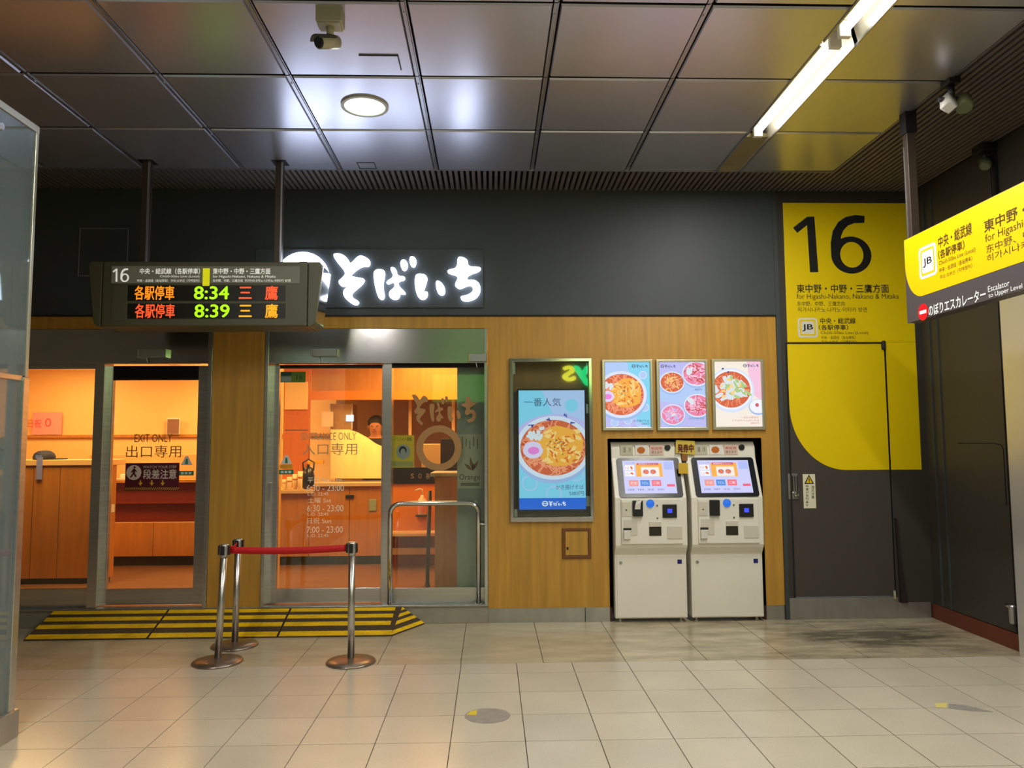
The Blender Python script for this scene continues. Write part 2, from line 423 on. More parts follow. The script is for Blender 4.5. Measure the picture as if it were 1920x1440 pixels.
# ---- ceiling: slab above, square metal panels with rails, slats along the shop front and the right wall
ceiling = build(MB().box(XL, XR+0.6, YR, 3.6, CEIL+0.14, CEIL+0.26), 'ceiling', mat('ceiling_void', (0.01, 0.01, 0.01), 0.9), at=(0, 0, CEIL+0.14))
tag(ceiling, kind='structure')
CP = 0.832; cx0 = -2.962; cy0 = -0.516; XE = 3.02; TX0, TX1 = 1.98, 2.19
cols = [(cx0+CP*k, cx0+CP*(k+1)) for k in range(-5, 5)]+[(cx0+CP*5, TX0), (TX1, XE)]
pc = {}
for j in range(0, 5):
    y1 = cy0-CP*j; y0 = y1-CP
    for (x0, x1) in cols:
        gl = 0.022; gr = 0.022
        if x1 == TX0: gr = 0.002
        if x0 == TX1: gl = 0.002
        if x1 == XE: gr = 0.004
        w_ = x1-x0-gl-gr; key = round(w_, 4)
        if key not in pc:
            h = CP-0.034
            # shallow tray: flat face with a turned-up edge, coloured dark for the shade in the gaps
            m_ = MB(); e = 0.006
            m_.add([(0, 0, 0.012), (w_, 0, 0.012), (w_, h, 0.012), (0, h, 0.012), (e, e, 0), (w_-e, e, 0), (w_-e, h-e, 0), (e, h-e, 0), (0, 0, 0.05), (w_, 0, 0.05), (w_, h, 0.05), (0, h, 0.05)],
                   [(4, 7, 6, 5), (0, 1, 5, 4), (1, 2, 6, 5), (2, 3, 7, 6), (3, 0, 4, 7), (0, 8, 9, 1), (1, 9, 10, 2), (2, 10, 11, 3), (3, 11, 8, 0), (8, 9, 10, 11)][:9])
            m_.mi = [0, 0, 0, 0, 0, 1, 1, 1, 1]; pc[key] = m_.mesh('ceiling_panel', [M_panel, M_gap])
        o = bpy.data.objects.new('ceiling_panel', pc[key]); COL.objects.link(o); o.parent = ceiling
        o.location = Vector((x0+gl, y0+0.017, CEIL))-ceiling.location
        o.rotation_euler = (random.uniform(-.004, .004), random.uniform(-.004, .004), 0)
for k in range(-4, 6):
    xr = cx0+CP*k
    m_ = MB()
    for j in range(0, 5):
        y1 = cy0-CP*j; y0 = y1-CP
        m_.box(xr-0.017, xr+0.004, y0+0.006, y1-0.006, CEIL+0.006, CEIL+0.03)
        m_.box(xr+0.006, xr+0.012, y0+0.006, y1-0.006, CEIL+0.012, CEIL+0.03)
        m_.box(xr-0.012, xr-0.004, y0+0.10, y0+0.115, CEIL+0.0, CEIL+0.02)
    build(m_, 'panel_rail', M_rail, ceiling)
pf = build(MB().box(XL, XE, YR, cy0-CP*5-.01, CEIL, CEIL+0.02), 'panel_field', M_panel, ceiling); pf['kind'] = 'stuff'
# slats
sp = 0.0505
long_me = MB().box(-0.014, 0.014, YR*0+(-6.0), -0.002, 0, 0.045).mesh('slat', M_slat)
short_me = MB().box(-0.014, 0.014, cy0+0.004, -0.002, 0, 0.045).mesh('slat', M_slat)
xs_ = -5.2; n_ = 0
while xs_ < XR-0.02:
    me = long_me if xs_ > XE+0.01 else short_me
    o = bpy.data.objects.new('slat', me); COL.objects.link(o); o.parent = ceiling; o.location = Vector((xs_, 0, CEIL+0.004))-ceiling.location
    xs_ += sp; n_ += 1
build(MB().box(-5.2, XE, cy0-0.004, cy0+0.002, CEIL-0.004, CEIL+0.06), 'slat_border', M_rail, ceiling)
build(MB().box(XE-0.004, XE+0.002, -6, cy0, CEIL-0.004, CEIL+0.06), 'slat_border', M_rail, ceiling)
build(MB().box(XE, XR, -6, -3.02, CEIL-0.002, CEIL+0.06), 'slat_border', M_slat, ceiling)

# ---- back wall: dark fascia above, oak cladding, openings for two shop doors, signage box and ticket machine niche
def holed(mb, x0, x1, z0, z1, holes, y0, y1):
    xs = sorted({x0, x1, *[h[0] for h in holes], *[h[1] for h in holes]}); zs = sorted({z0, z1, *[h[2] for h in holes], *[h[3] for h in holes]})
    def solid(cx, cz): return x0 < cx < x1 and z0 < cz < z1 and not any(h[0] < cx < h[1] and h[2] < cz < h[3] for h in holes)
    nx, nz = len(xs)-1, len(zs)-1
    S = [[solid((xs[i]+xs[i+1])/2, (zs[k]+zs[k+1])/2) for k in range(nz)] for i in range(nx)]
    for i in range(nx):
        for k in range(nz):
            if not S[i][k]: continue
            a, b, c, d = xs[i], xs[i+1], zs[k], zs[k+1]
            mb.quad((a, y0, c), (b, y0, c), (b, y0, d), (a, y0, d)); mb.quad((a, y1, c), (a, y1, d), (b, y1, d), (b, y1, c))
            if i == 0 or not S[i-1][k]: mb.quad((a, y0, c), (a, y0, d), (a, y1, d), (a, y1, c))
            if i == nx-1 or not S[i+1][k]: mb.quad((b, y0, c), (b, y1, c), (b, y1, d), (b, y0, d))
            if k == 0 or not S[i][k-1]: mb.quad((a, y0, c), (a, y1, c), (b, y1, c), (b, y0, c))
            if k == nz-1 or not S[i][k+1]: mb.quad((a, y0, d), (b, y0, d), (b, y1, d), (a, y1, d))
    return mb
ZF = 2.782; WX1 = 2.66; WZ0 = 0.127
D1 = (-5.6, -2.533, 0.0, 2.665); D2 = (-2.065, -0.03, 0.0, 2.665)
SIGN = prect(957, 1110, 673, 977); SIGN = (SIGN[0], SIGN[1], SIGN[2], SIGN[3])
NICHE = (1.086, 2.470, 0.0, 1.642)
wall = build(MB().box(XL, 2.664, -0.006, 0.10, ZF, CEIL+0.14), 'wall_back', M_dark, at=(0, 0, 0)); tag(wall, kind='structure')
wm = MB(); holed(wm, -5.8, WX1, WZ0, ZF, [(D1[0], D1[1], WZ0, D1[3]), (D2[0], D2[1], WZ0, D2[3]), SIGN, (NICHE[0], NICHE[1], WZ0, NICHE[3])], 0.0, 0.09)
build(wm, 'oak_cladding', M_wood, wall)
build(MB().box(XL, 2.664, -0.014, 0.0, ZF-0.006, ZF+0.006), 'shadow_line', M_gap, wall)
# stainless plinth under the cladding
for a, b in ((-0.03, 0.84), (0.845, NICHE[0]), (NICHE[1], WX1)):
    build(MB().box(a+0.001, b-0.001, 0.004, 0.08, 0.0, WZ0), 'plinth_plate', M_steel_m, wall, bevel=0.001, seg=1)
# niche lining
m_ = MB(); m_.box(NICHE[0]-0.02, NICHE[0], 0.0, 0.75, 0, NICHE[3]); m_.box(NICHE[1], NICHE[1]+0.02, 0.0, 0.75, 0, NICHE[3]); m_.box(NICHE[0], NICHE[1], 0.05, 0.75, NICHE[3], NICHE[3]+0.02); m_.box(NICHE[0], NICHE[1], 0.73, 0.75, 0, NICHE[3])
build(m_, 'niche_lining', mat('dark_red_lining', rgb(60, 20, 16), 0.6), wall)
# step (stone sill) under the doors
st = build(MB().box(-5.6, -0.03, 0.0, 0.30, 0.0, STEP-0.018), 'trim_1', mat('grey_stone_step', rgb(150, 146, 130), 0.4, noise=0.12, nscale=(8, 8, 8)), bevel=0.004); tag(st, kind='structure')
build(MB().box(-5.6, -0.03, -0.012, 0.30, STEP-0.018, STEP), 'step_top', M_steel_m, st, bevel=0.003)

# ---- dark wall with the platform sign and the staff door, right of the oak
wr = build(holed(MB(), 2.664, XR+0.3, 0.0, CEIL+0.14, [(2.745, 3.692, 0.0, 2.525)], 0.0, 0.10), 'wall_back', M_brown, at=(3.3, 0, 0)); tag(wr, kind='structure')
build(MB().box(2.662, 2.70, -0.012, 0.0, 0.0, CEIL), 'corner_strip', M_dark, wr)
build(MB().box(3.70, XR-0.03, -0.008, 0.0, 0.0, 0.14), 'plinth_plate', M_steel_m, wr)
# staff door leaf
dz0, dz1 = 0.165, 2.52; dx0, dx1 = 2.755, 3.685
door3 = build(MB().box(dx0, dx1, 0.010, 0.055, 0.195, dz1), 'door_3', M_darkdoor, at=(3.2, 0, 0.165), bevel=0.003); tag(door3, kind='structure')
build(MB().box(2.745, 2.76, -0.006, 0.10, 0.0, 2.525), 'frame', M_black, door3)
build(MB().box(2.745, 3.692, -0.005, 0.10, 2.521, 2.528), 'frame', mat('olive_gap', rgb(60, 50, 10), .6), door3)
build(MB().box(3.687, 3.691, 0.0, 0.10, 0.0, 2.525), 'frame', M_black, door3)
build(MB().box(2.70, 3.70, -0.010, 0.03, 0.0, 0.19), 'kick_plate', M_steel_m, door3, bevel=0.002)
for zz in (2.50, 0.215):
    build(MB().lathe([(0.016, -0.04), (0.02, -0.03), (0.02, 0.03), (0.016, 0.04)], (3.672, -0.004, zz), 12), 'hinge', M_chrome if zz < 1 else M_black, door3)
h_ = prect(1478, 1496, 888, 936)
hd = build(MB().xz(rrect(h_[0], h_[1], h_[2], h_[3], 0.008), -0.002, 0.012), 'handle_plate', M_steel_m, door3, bevel=0.002)
m_ = MB()
for k in range(4):
    xx = h_[0]+0.014+k*0.0195; m_.box(xx, xx+0.011, -0.014, -0.002, h_[2]+0.075, h_[3]-0.02)
build(m_, 'pull_bar', M_chrome, hd)
build(MB().lathe([(0.026, 0), (0.026, -0.02), (0.020, -0.03), (0.006, -0.032)], ((h_[0]+h_[1])/2+0.018, -0.002, h_[2]+0.045), 20, 'y'), 'lock_cylinder', M_chrome, hd)
# door jamb strip that leans at the foot of the hinge side
m_ = MB(); m_.xz([(3.72, 0.14), (3.78, 0.14), (3.735, 0.52), (3.715, 0.9), (3.70, 0.9)], -0.03, 0.0)
build(m_, 'bent_cover_strip', mat('dark_cover', rgb(44, 36, 38), 0.35), wr)

# ---- right wall
wR = build(MB().box(XR, XR+0.12, -6.0, 0.12, 0.0, CEIL+0.14), 'wall_right', M_brown, at=(XR, -2, 0)); tag(wR, kind='structure')
bb = build(MB().yz([(-6.0, 0.0), (-0.004, 0.0), (-0.004, 0.125), (-6.0, 0.125)], XR-0.02, XR), 'baseboard_right', mat('red_brown_baseboard', rgb(104, 48, 26), 0.5, noise=0.12, nscale=(5, 5, 5)), bevel=0.003); tag(bb, kind='structure')
build(MB().box(XR-0.010, XR, -1.10, -0.30, 0.13, CEIL), 'wall_panel', M_brown, wR, bevel=0.003)
build(MB().box(XR-0.028, XR, -1.185, -1.155, 0.13, CEIL), 'wall_panel_edge', M_black, wR)
build(MB().box(XR-0.020, XR, -0.30, -0.285, 0.13, CEIL), 'wall_panel_edge', M_dark, wR)
build(MB().box(XR-0.014, XR, -0.16, -0.15, 0.13, CEIL), 'wall_panel_edge', M_dark, wR)
build(MB().tube([(XR-0.012, -0.50, 1.585), (XR-0.012, -0.98, 1.583), (XR-0.012, -1.06, 1.565), (XR-0.012, -1.075, 1.53), (XR-0.012, -1.075, 1.10)], 0.0035, 6), 'hatch_edge', M_gap, wR)
# bright steel jamb near the right edge of the frame
build(MB().box(XR-0.09, XR, -1.62, -1.235, 0.0, 2.9), 'steel_jamb', mat('pale_satin_steel', (0.86, 0.85, 0.84), 0.30, 0.7), wR, bevel=0.006)
ds = PX(1906, 1152, XR)
dstop = empty('door_stop', (XR-0.03, ds.y, ds.z-0.07), 'short grey cylindrical door stop bracket low on the brown right wall', 'door stop')
build(MB().lathe([(0.022, 0), (0.026, 0.01), (0.026, 0.13), (0.02, 0.14)], (XR-0.03, ds.y, ds.z-0.07), 16), 'body', M_steel_m, dstop)
build(MB().tube([(XR-0.03, ds.y+0.02, ds.z+0.05), (XR-0.035, ds.y+0.075, ds.z+0.055)], 0.010, 10), 'stop_pin', M_chrome, dstop)

# ---- rest of the hall behind the camera: rear wall and left wall (pale paint)
M_pale = mat('pale_hall_paint', rgb(176, 172, 164), 0.6)
o = build(MB().box(XL-0.1, XR+0.6, YR-0.1, YR, 0, CEIL+0.14), 'wall_rear', M_pale); tag(o, kind='structure')
o = build(MB().box(XL-0.1, XL, YR, 0.1, 0, CEIL+0.14), 'wall_left', M_pale); tag(o, kind='structure')
o = build(MB().box(XR+0.5, XR+0.6, YR, -6.0, 0, CEIL+0.14), 'wall_right', M_pale); tag(o, kind='structure')

# ================================================================== SHOP DOORS
GY = 0.12            # plane of the sliding door glass
HZ0 = 2.345          # underside of the stainless headers
def box_px(mb, px0, px1, py0, py1, y0, y1, ref=None):
    ref = y0 if ref is None else ref
    x0, x1, z0, z1 = prect(px0, px1, py0, py1, ref); return mb.box(x0, x1, y0, y1, z0, z1)
# --- exit front (left)
t1 = empty('window_1', (-4.0, 0.0, STEP), kind='structure')
build(MB().box(-5.6, -2.545, 0.004, 0.20, HZ0, 2.663), 'header_box', M_steel_h, t1, bevel=0.003)
build(MB().box(-2.575, -2.537, -0.004, 0.20, STEP, 2.663), 'jamb', M_steel, t1, bevel=0.002)
mx0, mx1 = X(170), X(188)
build(MB().box(mx0, mx1, 0.02, 0.19, STEP, HZ0), 'mullion', M_steel, t1, bevel=0.002)
build(MB().box(-5.6, mx0, 0.08, 0.16, STEP, Z(1104, 100, .08)), 'bottom_rail', M_steel, t1, bevel=0.002)
build(MB().box(-5.6, mx0, 0.08, 0.16, Z(692, 100, .08), HZ0), 'top_rail', M_steel, t1, bevel=0.002)
build(MB().box(-5.6, mx0, GY-0.005, GY+0.005, Z(1104, 100, .12), Z(692, 100, .12)), 'pane', M_glass, t1)
d1 = empty('door_1', (-3.1, GY, STEP), kind='structure')
ax0, ax1 = X(188, 850, GY), -2.575
L0, L1, B0, T0 = X(208, 900, GY), X(369, 900, GY), Z(1103, 290, GY), Z(713, 290, GY)
build(MB().box(ax0, L0, GY-0.025, GY+0.025, STEP+0.01, HZ0-0.01), 'stile', M_steel, d1, bevel=0.002)
build(MB().box(L1, ax1, GY-0.025, GY+0.025, STEP+0.01, HZ0-0.01), 'stile', M_steel, d1, bevel=0.002)
build(MB().box(L0, L1, GY-0.022, GY+0.022, STEP+0.01, B0), 'bottom_rail', M_steel, d1, bevel=0.002)
build(MB().box(L0, L1, GY-0.022, GY+0.022, T0, HZ0-0.01), 'top_rail', mat('dark_rail', rgb(40, 36, 34), 0.3, 0.6), d1, bevel=0.002)
pane1 = build(MB().box(L0, L1, GY-0.005, GY+0.005, B0, T0), 'pane', M_glass, d1)
GS = GY-0.008
M_etch = mat('grey_film_lettering', rgb(140, 100, 52), 0.6)
text_lines(pane1, M_etch, GS, (('EXIT ONLY', 252, 323, 814, 829, .008), ('出口専用', 236, 340, 835, 858)))
# step warning mat-sign on the exit glass
sg = MB(); M_maroon = mat('maroon_print', rgb(84, 14, 26), 0.5)
M_cr_ink = mat('cream_ink', rgb(222, 206, 196), 0.5); M_gold = mat('gold_ink', rgb(226, 176, 60), 0.5)
a = prect(235, 336, 868, 920, GS)
sign_s = build(MB().box(a[0], a[1], GS-0.003, GS, a[2], a[3]), 'step_warning_sign', M_maroon); y_ = GS-0.005
tag(sign_s, 'maroon caution sign with a white walking figure stuck on the exit door glass', 'sign')
m_ = MB(); m_.m = 0
cxx, czz = P(251, 886, y_).x, P(251, 886, y_).z
m_.xz(circ(cxx, czz, 0.068), y_, y_-0.0005)
ptext(m_, 'WATCH YOUR STEP', 268, 331, 873, 878, y_); ptext(m_, '段差注意', 268, 331, 880, 898, y_, bold=0.02)
m_.m = 1
for px in (263.5, 284.5, 305):
    q = P(px, 905, y_); m_.poly([(q.x-0.006, y_, q.z+0.022), (q.x-0.006, y_, q.z), (q.x-0.02, y_, q.z), (q.x, y_, q.z-0.028), (q.x+0.02, y_, q.z), (q.x+0.006, y_, q.z), (q.x+0.006, y_, q.z+0.022)])
for k in range(26):
    q0 = P(234+k*3.9, 918.5, y_); q1 = P(237+k*3.9, 914, y_); m_.quad((q0.x, y_, q0.z), (q0.x+0.007, y_, q0.z), (q1.x+0.007, y_, q1.z), (q1.x, y_, q1.z))
build(m_, 'printing', [M_cr_ink, M_gold], sign_s)
m_ = MB(); yy = y_-0.001      # walking figure in the disc
m_.xz(circ(cxx+0.005, czz+0.047, 0.010, n=14), yy, yy-0.0004)
for a_, b_, w_ in (((0.002, 0.034), (0.0, -0.005), 0.011), ((0.0, -0.005), (-0.03, -0.045), 0.007), ((0.0, -0.005), (0.022, -0.04), 0.007), ((0.0, 0.028), (-0.026, 0.0), 0.005), ((0.004, 0.028), (0.026, 0.006), 0.005)):
    d_ = Vector((b_[0]-a_[0], b_[1]-a_[1])).normalized(); n_ = Vector((-d_.y, d_.x))*w_
    m_.poly([(cxx+a_[0]+n_.x, yy, czz+a_[1]+n_.y), (cxx+a_[0]-n_.x, yy, czz+a_[1]-n_.y), (cxx+b_[0]-n_.x, yy, czz+b_[1]-n_.y), (cxx+b_[0]+n_.x, yy, czz+b_[1]+n_.y)])
build(m_, 'figure', M_maroon, sign_s)
# small white and green door stickers
M_green = mat('green_print', rgb(40, 130, 96), 0.5)
def caution_sticker(px, py, y, sc_, label, striped):
    q = P(px, py, y); s = sc_
    r_ = empty('door_sticker', (q.x, y, q.z-0.1*s), label, 'sticker')
    tri = [(q.x-0.055*s, q.z), (q.x+0.055*s, q.z), (q.x+0.012*s, q.z+0.085*s), (q.x-0.012*s, q.z+0.085*s)]
    build(MB().xz(tri, y-0.002, y), 'triangle', M_white, r_)
    m = MB(); m.m = 0; m.poly([(q.x-0.014*s, y-0.003, q.z+0.008*s), (q.x+0.014*s, y-0.003, q.z+0.008*s), (q.x+0.008*s, y-0.003, q.z+0.06*s), (q.x-0.008*s, y-0.003, q.z+0.06*s)])
    build(m, 'mark', M_green, r_)
    build(MB().box(q.x-0.07*s, q.x+0.07*s, y-0.002, y, q.z-0.10*s, q.z-0.055*s), 'strip', M_green, r_)
    if striped:
        build(MB().box(q.x-0.06*s, q.x+0.06*s, y-0.002, y, q.z-0.045*s, q.z-0.005*s), 'stripe', mat('amber_print', rgb(226, 160, 30), .5), r_)
    m = MB()
    for k in range(3): m.box(q.x-(0.05-0.036*k)*s, q.x-(0.025-0.036*k)*s, y-0.003, y-0.0022, q.z-0.088*s, q.z-0.066*s)
    build(m, 'strip_marks', M_white, r_)
    return r_
caution_sticker(350, 872, GS, 0.95, 'green and white automatic door sticker on the exit door glass', False)
caution_sticker(537, 870, GS, 0.95, 'green, amber and white automatic door sticker on the entrance door glass', True)

# --- entrance front (right)
t2 = empty('window_2', (-0.45, 0.0, STEP), kind='structure')
build(MB().box(-2.06, -0.035, 0.004, 0.20, HZ0, 2.663), 'header_box', M_steel_h, t2, bevel=0.003)
build(MB().box(-0.062, -0.033, -0.004, 0.20, STEP, 2.663), 'jamb', M_steel, t2, bevel=0.002)
build(MB().box(-2.062, X(500), -0.004, 0.20, STEP, 2.663), 'jamb', M_steel, t2, bevel=0.002)
mm0, mm1 = X(718, 850, .06), X(734, 850, .06)
build(MB().box(mm0, mm1, 0.04, 0.19, STEP, HZ0), 'mullion', M_steel, t2, bevel=0.002)
R0, R1 = mm1, -0.062
build(MB().box(R0, R1, 0.10, 0.16, STEP, Z(1102, 800, .1)), 'bottom_rail', M_steel, t2, bevel=0.002)
build(MB().box(R0, R1, 0.10, 0.16, Z(689, 800, .1), HZ0), 'top_rail', mat('dark_rail', rgb(40, 36, 34), 0.3, 0.6), t2)
pane2 = build(MB().box(R0, R1, GY+0.01, GY+0.02, Z(1102, 800, .13), Z(689, 800, .13)), 'pane', M_glass, t2)
# grey-green pocket panel behind the right end of the pane
g0, g1 = X(857, 850, .2), X(906, 850, .2)
build(MB().box(g0, g1+0.1, 0.20, 0.24, STEP, HZ0), 'pocket_panel', mat('grey_green_panel', rgb(172, 176, 156), 0.3, 0.1), t2, bevel=0.002)
d2 = empty('door_2', (-1.5, GY, STEP), kind='structure')
S0, S1 = X(500, 850, GY), X(523, 850, GY)
build(MB().box(S0, S1, GY-0.025, GY+0.025, STEP+0.01, HZ0-0.005), 'stile', M_steel, d2, bevel=0.002)
build(MB().box(X(716, 850, GY), mm0, GY-0.025, GY+0.025, STEP+0.01, HZ0-0.005), 'stile', M_steel, d2, bevel=0.002)
B2, T2 = Z(1102, 620, GY), Z(691, 620, GY)
build(MB().box(S1, X(716, 850, GY), GY-0.022, GY+0.022, STEP+0.01, B2), 'bottom_rail', M_steel, d2, bevel=0.002)
build(MB().box(S1, X(716, 850, GY), GY-0.022, GY+0.022, T2, HZ0-0.005), 'top_rail', mat('dark_rail', rgb(40, 36, 34), 0.3, 0.6), d2, bevel=0.002)
pane3 = build(MB().box(S1, X(716, 850, GY), GY-0.005, GY+0.005, B2, T2), 'pane', M_glass, d2)
hq = prect(501, 508, 905, 940, GY-0.03)
build(MB().xz(rrect(hq[0], hq[1], hq[2], hq[3], 0.006), GY-0.045, GY-0.02), 'recessed_pull', M_chrome, d2, bevel=0.002)
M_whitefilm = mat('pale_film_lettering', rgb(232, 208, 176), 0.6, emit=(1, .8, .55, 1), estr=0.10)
text_lines(pane3, mat('brown_film_lettering', rgb(186, 160, 116), 0.6), GS, (('ENTRANCE ONLY', 566, 668, 811, 825), ('入口専用', 566, 670, 831, 853)))
for s_, x0, x1, y0, y1 in (('平日 Mon - Fri', 577, 641, 895, 905), ('6:30 - 23:00', 575, 645, 909, 921), ('L.O. 22:45', 577, 616, 923, 929), ('土曜 Sat', 577, 621, 933, 943),
                           ('6:30 - 23:00', 576, 644, 947, 959), ('L.O. 22:45', 577, 616, 961, 967), ('日祝 Sun', 576, 621, 971, 982), ('7:00 - 23:00', 575, 643, 987, 999), ('L.O. 22:45', 577, 616, 1001, 1007)):
    text_lines(pane3, M_whitefilm, GS, ((s_, x0, x1, y0, y1),), 'opening_hours')
# logo film on the fixed pane: brushed letters and a thick ring
SO = [(575,140),(640,140),(690,180),(705,225),(770,150),(820,165),(858,195),(850,240),(800,235),(750,265),(700,310),(760,320),(820,330),(800,370),(740,420),(715,445),(725,475),(775,500),(760,530),(720,520),(660,470),(650,420),(690,385),(640,390),(612,350),(650,320),(675,285),(620,220),(590,180)]
BA1 = [(880,260),(960,258),(968,300),(950,380),(968,480),(930,490),(905,440),(885,350)]
BA2 = [(1010,240),(1050,250),(1060,310),(1115,310),(1118,340),(1065,350),(1070,385),(1120,430),(1120,450),(1080,440),(1075,475),(1040,490),(1000,470),(995,430),(1030,400),(1040,390),(1035,350),(985,375),(975,350),(1035,315),(1010,265)]
BA3 = [(1085,190),(1120,185),(1140,220),(1130,265),(1100,270),(1083,230)]
BA4 = [(1155,160),(1190,165),(1205,200),(1190,245),(1165,240),(1150,200)]
II1 = [(1200,290),(1270,295),(1288,330),(1265,400),(1255,430),(1290,425),(1285,470),(1250,490),(1215,470),(1195,410),(1190,340)]
II2 = [(1345,340),(1385,350),(1420,400),(1415,450),(1380,455),(1355,420)]
CHI = [(1510,165),(1550,165),(1590,190),(1590,240),(1690,240),(1680,275),(1595,300),(1575,340),(1640,335),(1680,370),(1685,430),(1650,480),(1590,500),(1545,495),(1530,460),(1580,455),(1630,425),(1625,385),(1590,380),(1530,410),(1500,390),(1490,370),(1525,310),(1440,290),(1435,262),(1510,250)]
BRUSH = [SO, BA1, BA2, BA3, BA4, II1, II2, CHI]
def brush_logo(mb, fr, u0, u1, v0, v1, d=0.0, ring=True, it=1):
    """the shop's ring-and-bar mark followed by its four brushed kana, fitted into a box"""
    xa, xb, ya, yb = (150, 1690, 115, 530) if ring else (575, 1690, 130, 530)
    f = lambda p: (u0+(p[0]-xa)/(xb-xa)*(u1-u0), v1-(p[1]-ya)/(yb-ya)*(v1-v0))
    if ring:
        o = [f((350+195*math.cos(t*math.pi/16), 322+200*math.sin(t*math.pi/16))) for t in range(32)]
        i = [f((350+130*math.cos(t*math.pi/16), 322+130*math.sin(t*math.pi/16))) for t in range(32)]
        n = 32; vs = [fr(*p, d) for p in o+i]; mb.add(vs, [(k, (k+1) % n, n+(k+1) % n, n+k) for k in range(n)])
        a = f((225, 350)); b = f((475, 295)); mb.quad(fr(a[0], a[1], d), fr(b[0], a[1], d), fr(b[0], b[1], d), fr(a[0], b[1], d))
    for p in BRUSH: mb.poly([fr(*f(q), d) for q in (chaikin(p, it) if it else p)])
    return mb
M_film = mat('brown_logo_film', rgb(168, 124, 72), 0.5)
yy = GY-0.002
q = P(823, 840, yy); s_ = 6.9/1412
m_ = MB(); m_.ring(circ(q.x, q.z, 43*s_, n=48), circ(q.x, q.z, 30*s_, n=48), lambda u, v, d: (u, d, v), yy, yy-0.001)
build(m_, 'ring_film', M_film, pane2)
m_ = MB(); fr = facade_frame(yy)
brush_logo(m_, fr, X(772, 760, yy), X(893, 760, yy), Z(797, 830, yy), Z(738, 830, yy), ring=False)
build(m_, 'logo_film', M_film, pane2)
# security camera sticker top left of the entrance glass
a = prect(526, 573, 697, 717, GS)
cs = build(MB().box(a[0], a[1], GS-0.002, GS, a[2], a[3]), 'camera_sticker', mat('sticker_green', rgb(92, 120, 24), .5)); tag(cs, 'green and grey rectangular sticker in the top corner of the entrance glass', 'sticker')
m_ = MB(); m_.m = 0; m_.box(a[0]+0.006, a[0]+0.10, GS-0.003, GS-0.002, a[2]+0.006, a[2]+0.055); m_.m = 1; m_.box(a[0]+0.006, a[0]+0.10, GS-0.003, GS-0.002, a[2]+0.062, a[3]-0.005)
m_.m = 2; ptext(m_, '16', 556, 568, 702, 712, GS-0.004, bold=.02)
build(m_, 'print', [mat('sticker_grey', rgb(130, 150, 140), .5), mat('sticker_teal', rgb(24, 66, 58), .5), mat('sticker_dark', rgb(50, 84, 10), .5)], cs)
# door sensors on the headers
for n_s, (px0, px1, py0, py1, lab) in enumerate(((259, 313, 655, 670, 'slim grey motion sensor on the steel header over the exit door'), (583, 633, 654, 668, 'slim grey motion sensor on the steel header over the entrance door'), (878, 914, 664, 678, 'slim grey motion sensor at the right end of the entrance header'))):
    a = prect(px0, px1, py0, py1, -0.03)
    s_ = empty('door_sensor', ((a[0]+a[1])/2, -0.02, a[2]), lab, 'sensor', 'motion sensors over the shop doors')
    build(MB().box(a[0]+0.008, a[1]-0.008, -0.045, 0.004, a[2], a[3]), 'housing', mat('sensor_grey', rgb(150, 156, 150), 0.35), s_, bevel=0.006)
    build(MB().box(a[0], a[0]+0.010, -0.048, 0.004, a[2]-0.003, a[3]+0.003), 'end_cap', M_chrome, s_, bevel=0.003)
    build(MB().box(a[1]-0.010, a[1], -0.048, 0.004, a[2]-0.003, a[3]+0.003), 'end_cap', M_chrome, s_, bevel=0.003)
    build(MB().tube([(a[0]+0.07, -0.02, a[2]), (a[0]+0.075, -0.012, a[2]-0.03), (a[0]+0.08, 0.0, a[2]-0.05)], 0.004, 6), 'cable', M_white, s_)

# ================================================================== SHOP INTERIOR
M_orange = mat('orange_lit_wall', rgb(244, 200, 136), 0.6, noise=0.03, nscale=(2, 2, 2))
M_owood = mat('shop_oak', rgb(190, 124, 52), 0.45, noise=0.16, nscale=(24, 24, 1.5))
M_rwood = mat('shop_red_wood', rgb(120, 36, 14), 0.45, noise=0.12, nscale=(2, 24, 24))
M_sfloor = mat('shop_floor', rgb(116, 78, 54), 0.35, noise=0.18, nscale=(2.2, 6, 2))
SF = STEP
o = build(MB().box(-7.4, 0.0, 0.20, 4.2, SF-0.03, SF), 'floor', M_sfloor); tag(o, kind='structure')
o = build(MB().box(-7.4, 0.0, 0.20, 4.2, 2.82, 2.90), 'ceiling', M_orange); tag(o, kind='structure')
o = build(MB().box(-7.4, -2.25, 4.1, 4.2, SF, 2.82), 'wall_back', M_orange); tag(o, kind='structure')
build(MB().box(-7.4, -2.3, 4.06, 4.1, 1.72, 1.76), 'ledge', M_owood, o)
o = build(MB().box(-2.25, 0.0, 4.1, 4.2, SF, 2.82), 'wall_back', mat('kitchen_brown', rgb(150, 104, 62), 0.5, noise=.08, nscale=(3, 3, 3))); tag(o, kind='structure')
o = build(MB().box(-7.4, -7.3, 0.2, 4.2, SF, 2.82), 'wall_left', M_orange); tag(o, kind='structure')
o = build(MB().box(-0.0, 0.06, 0.24, 4.2, SF, 2.82), 'wall_right', M_orange); tag(o, kind='structure')
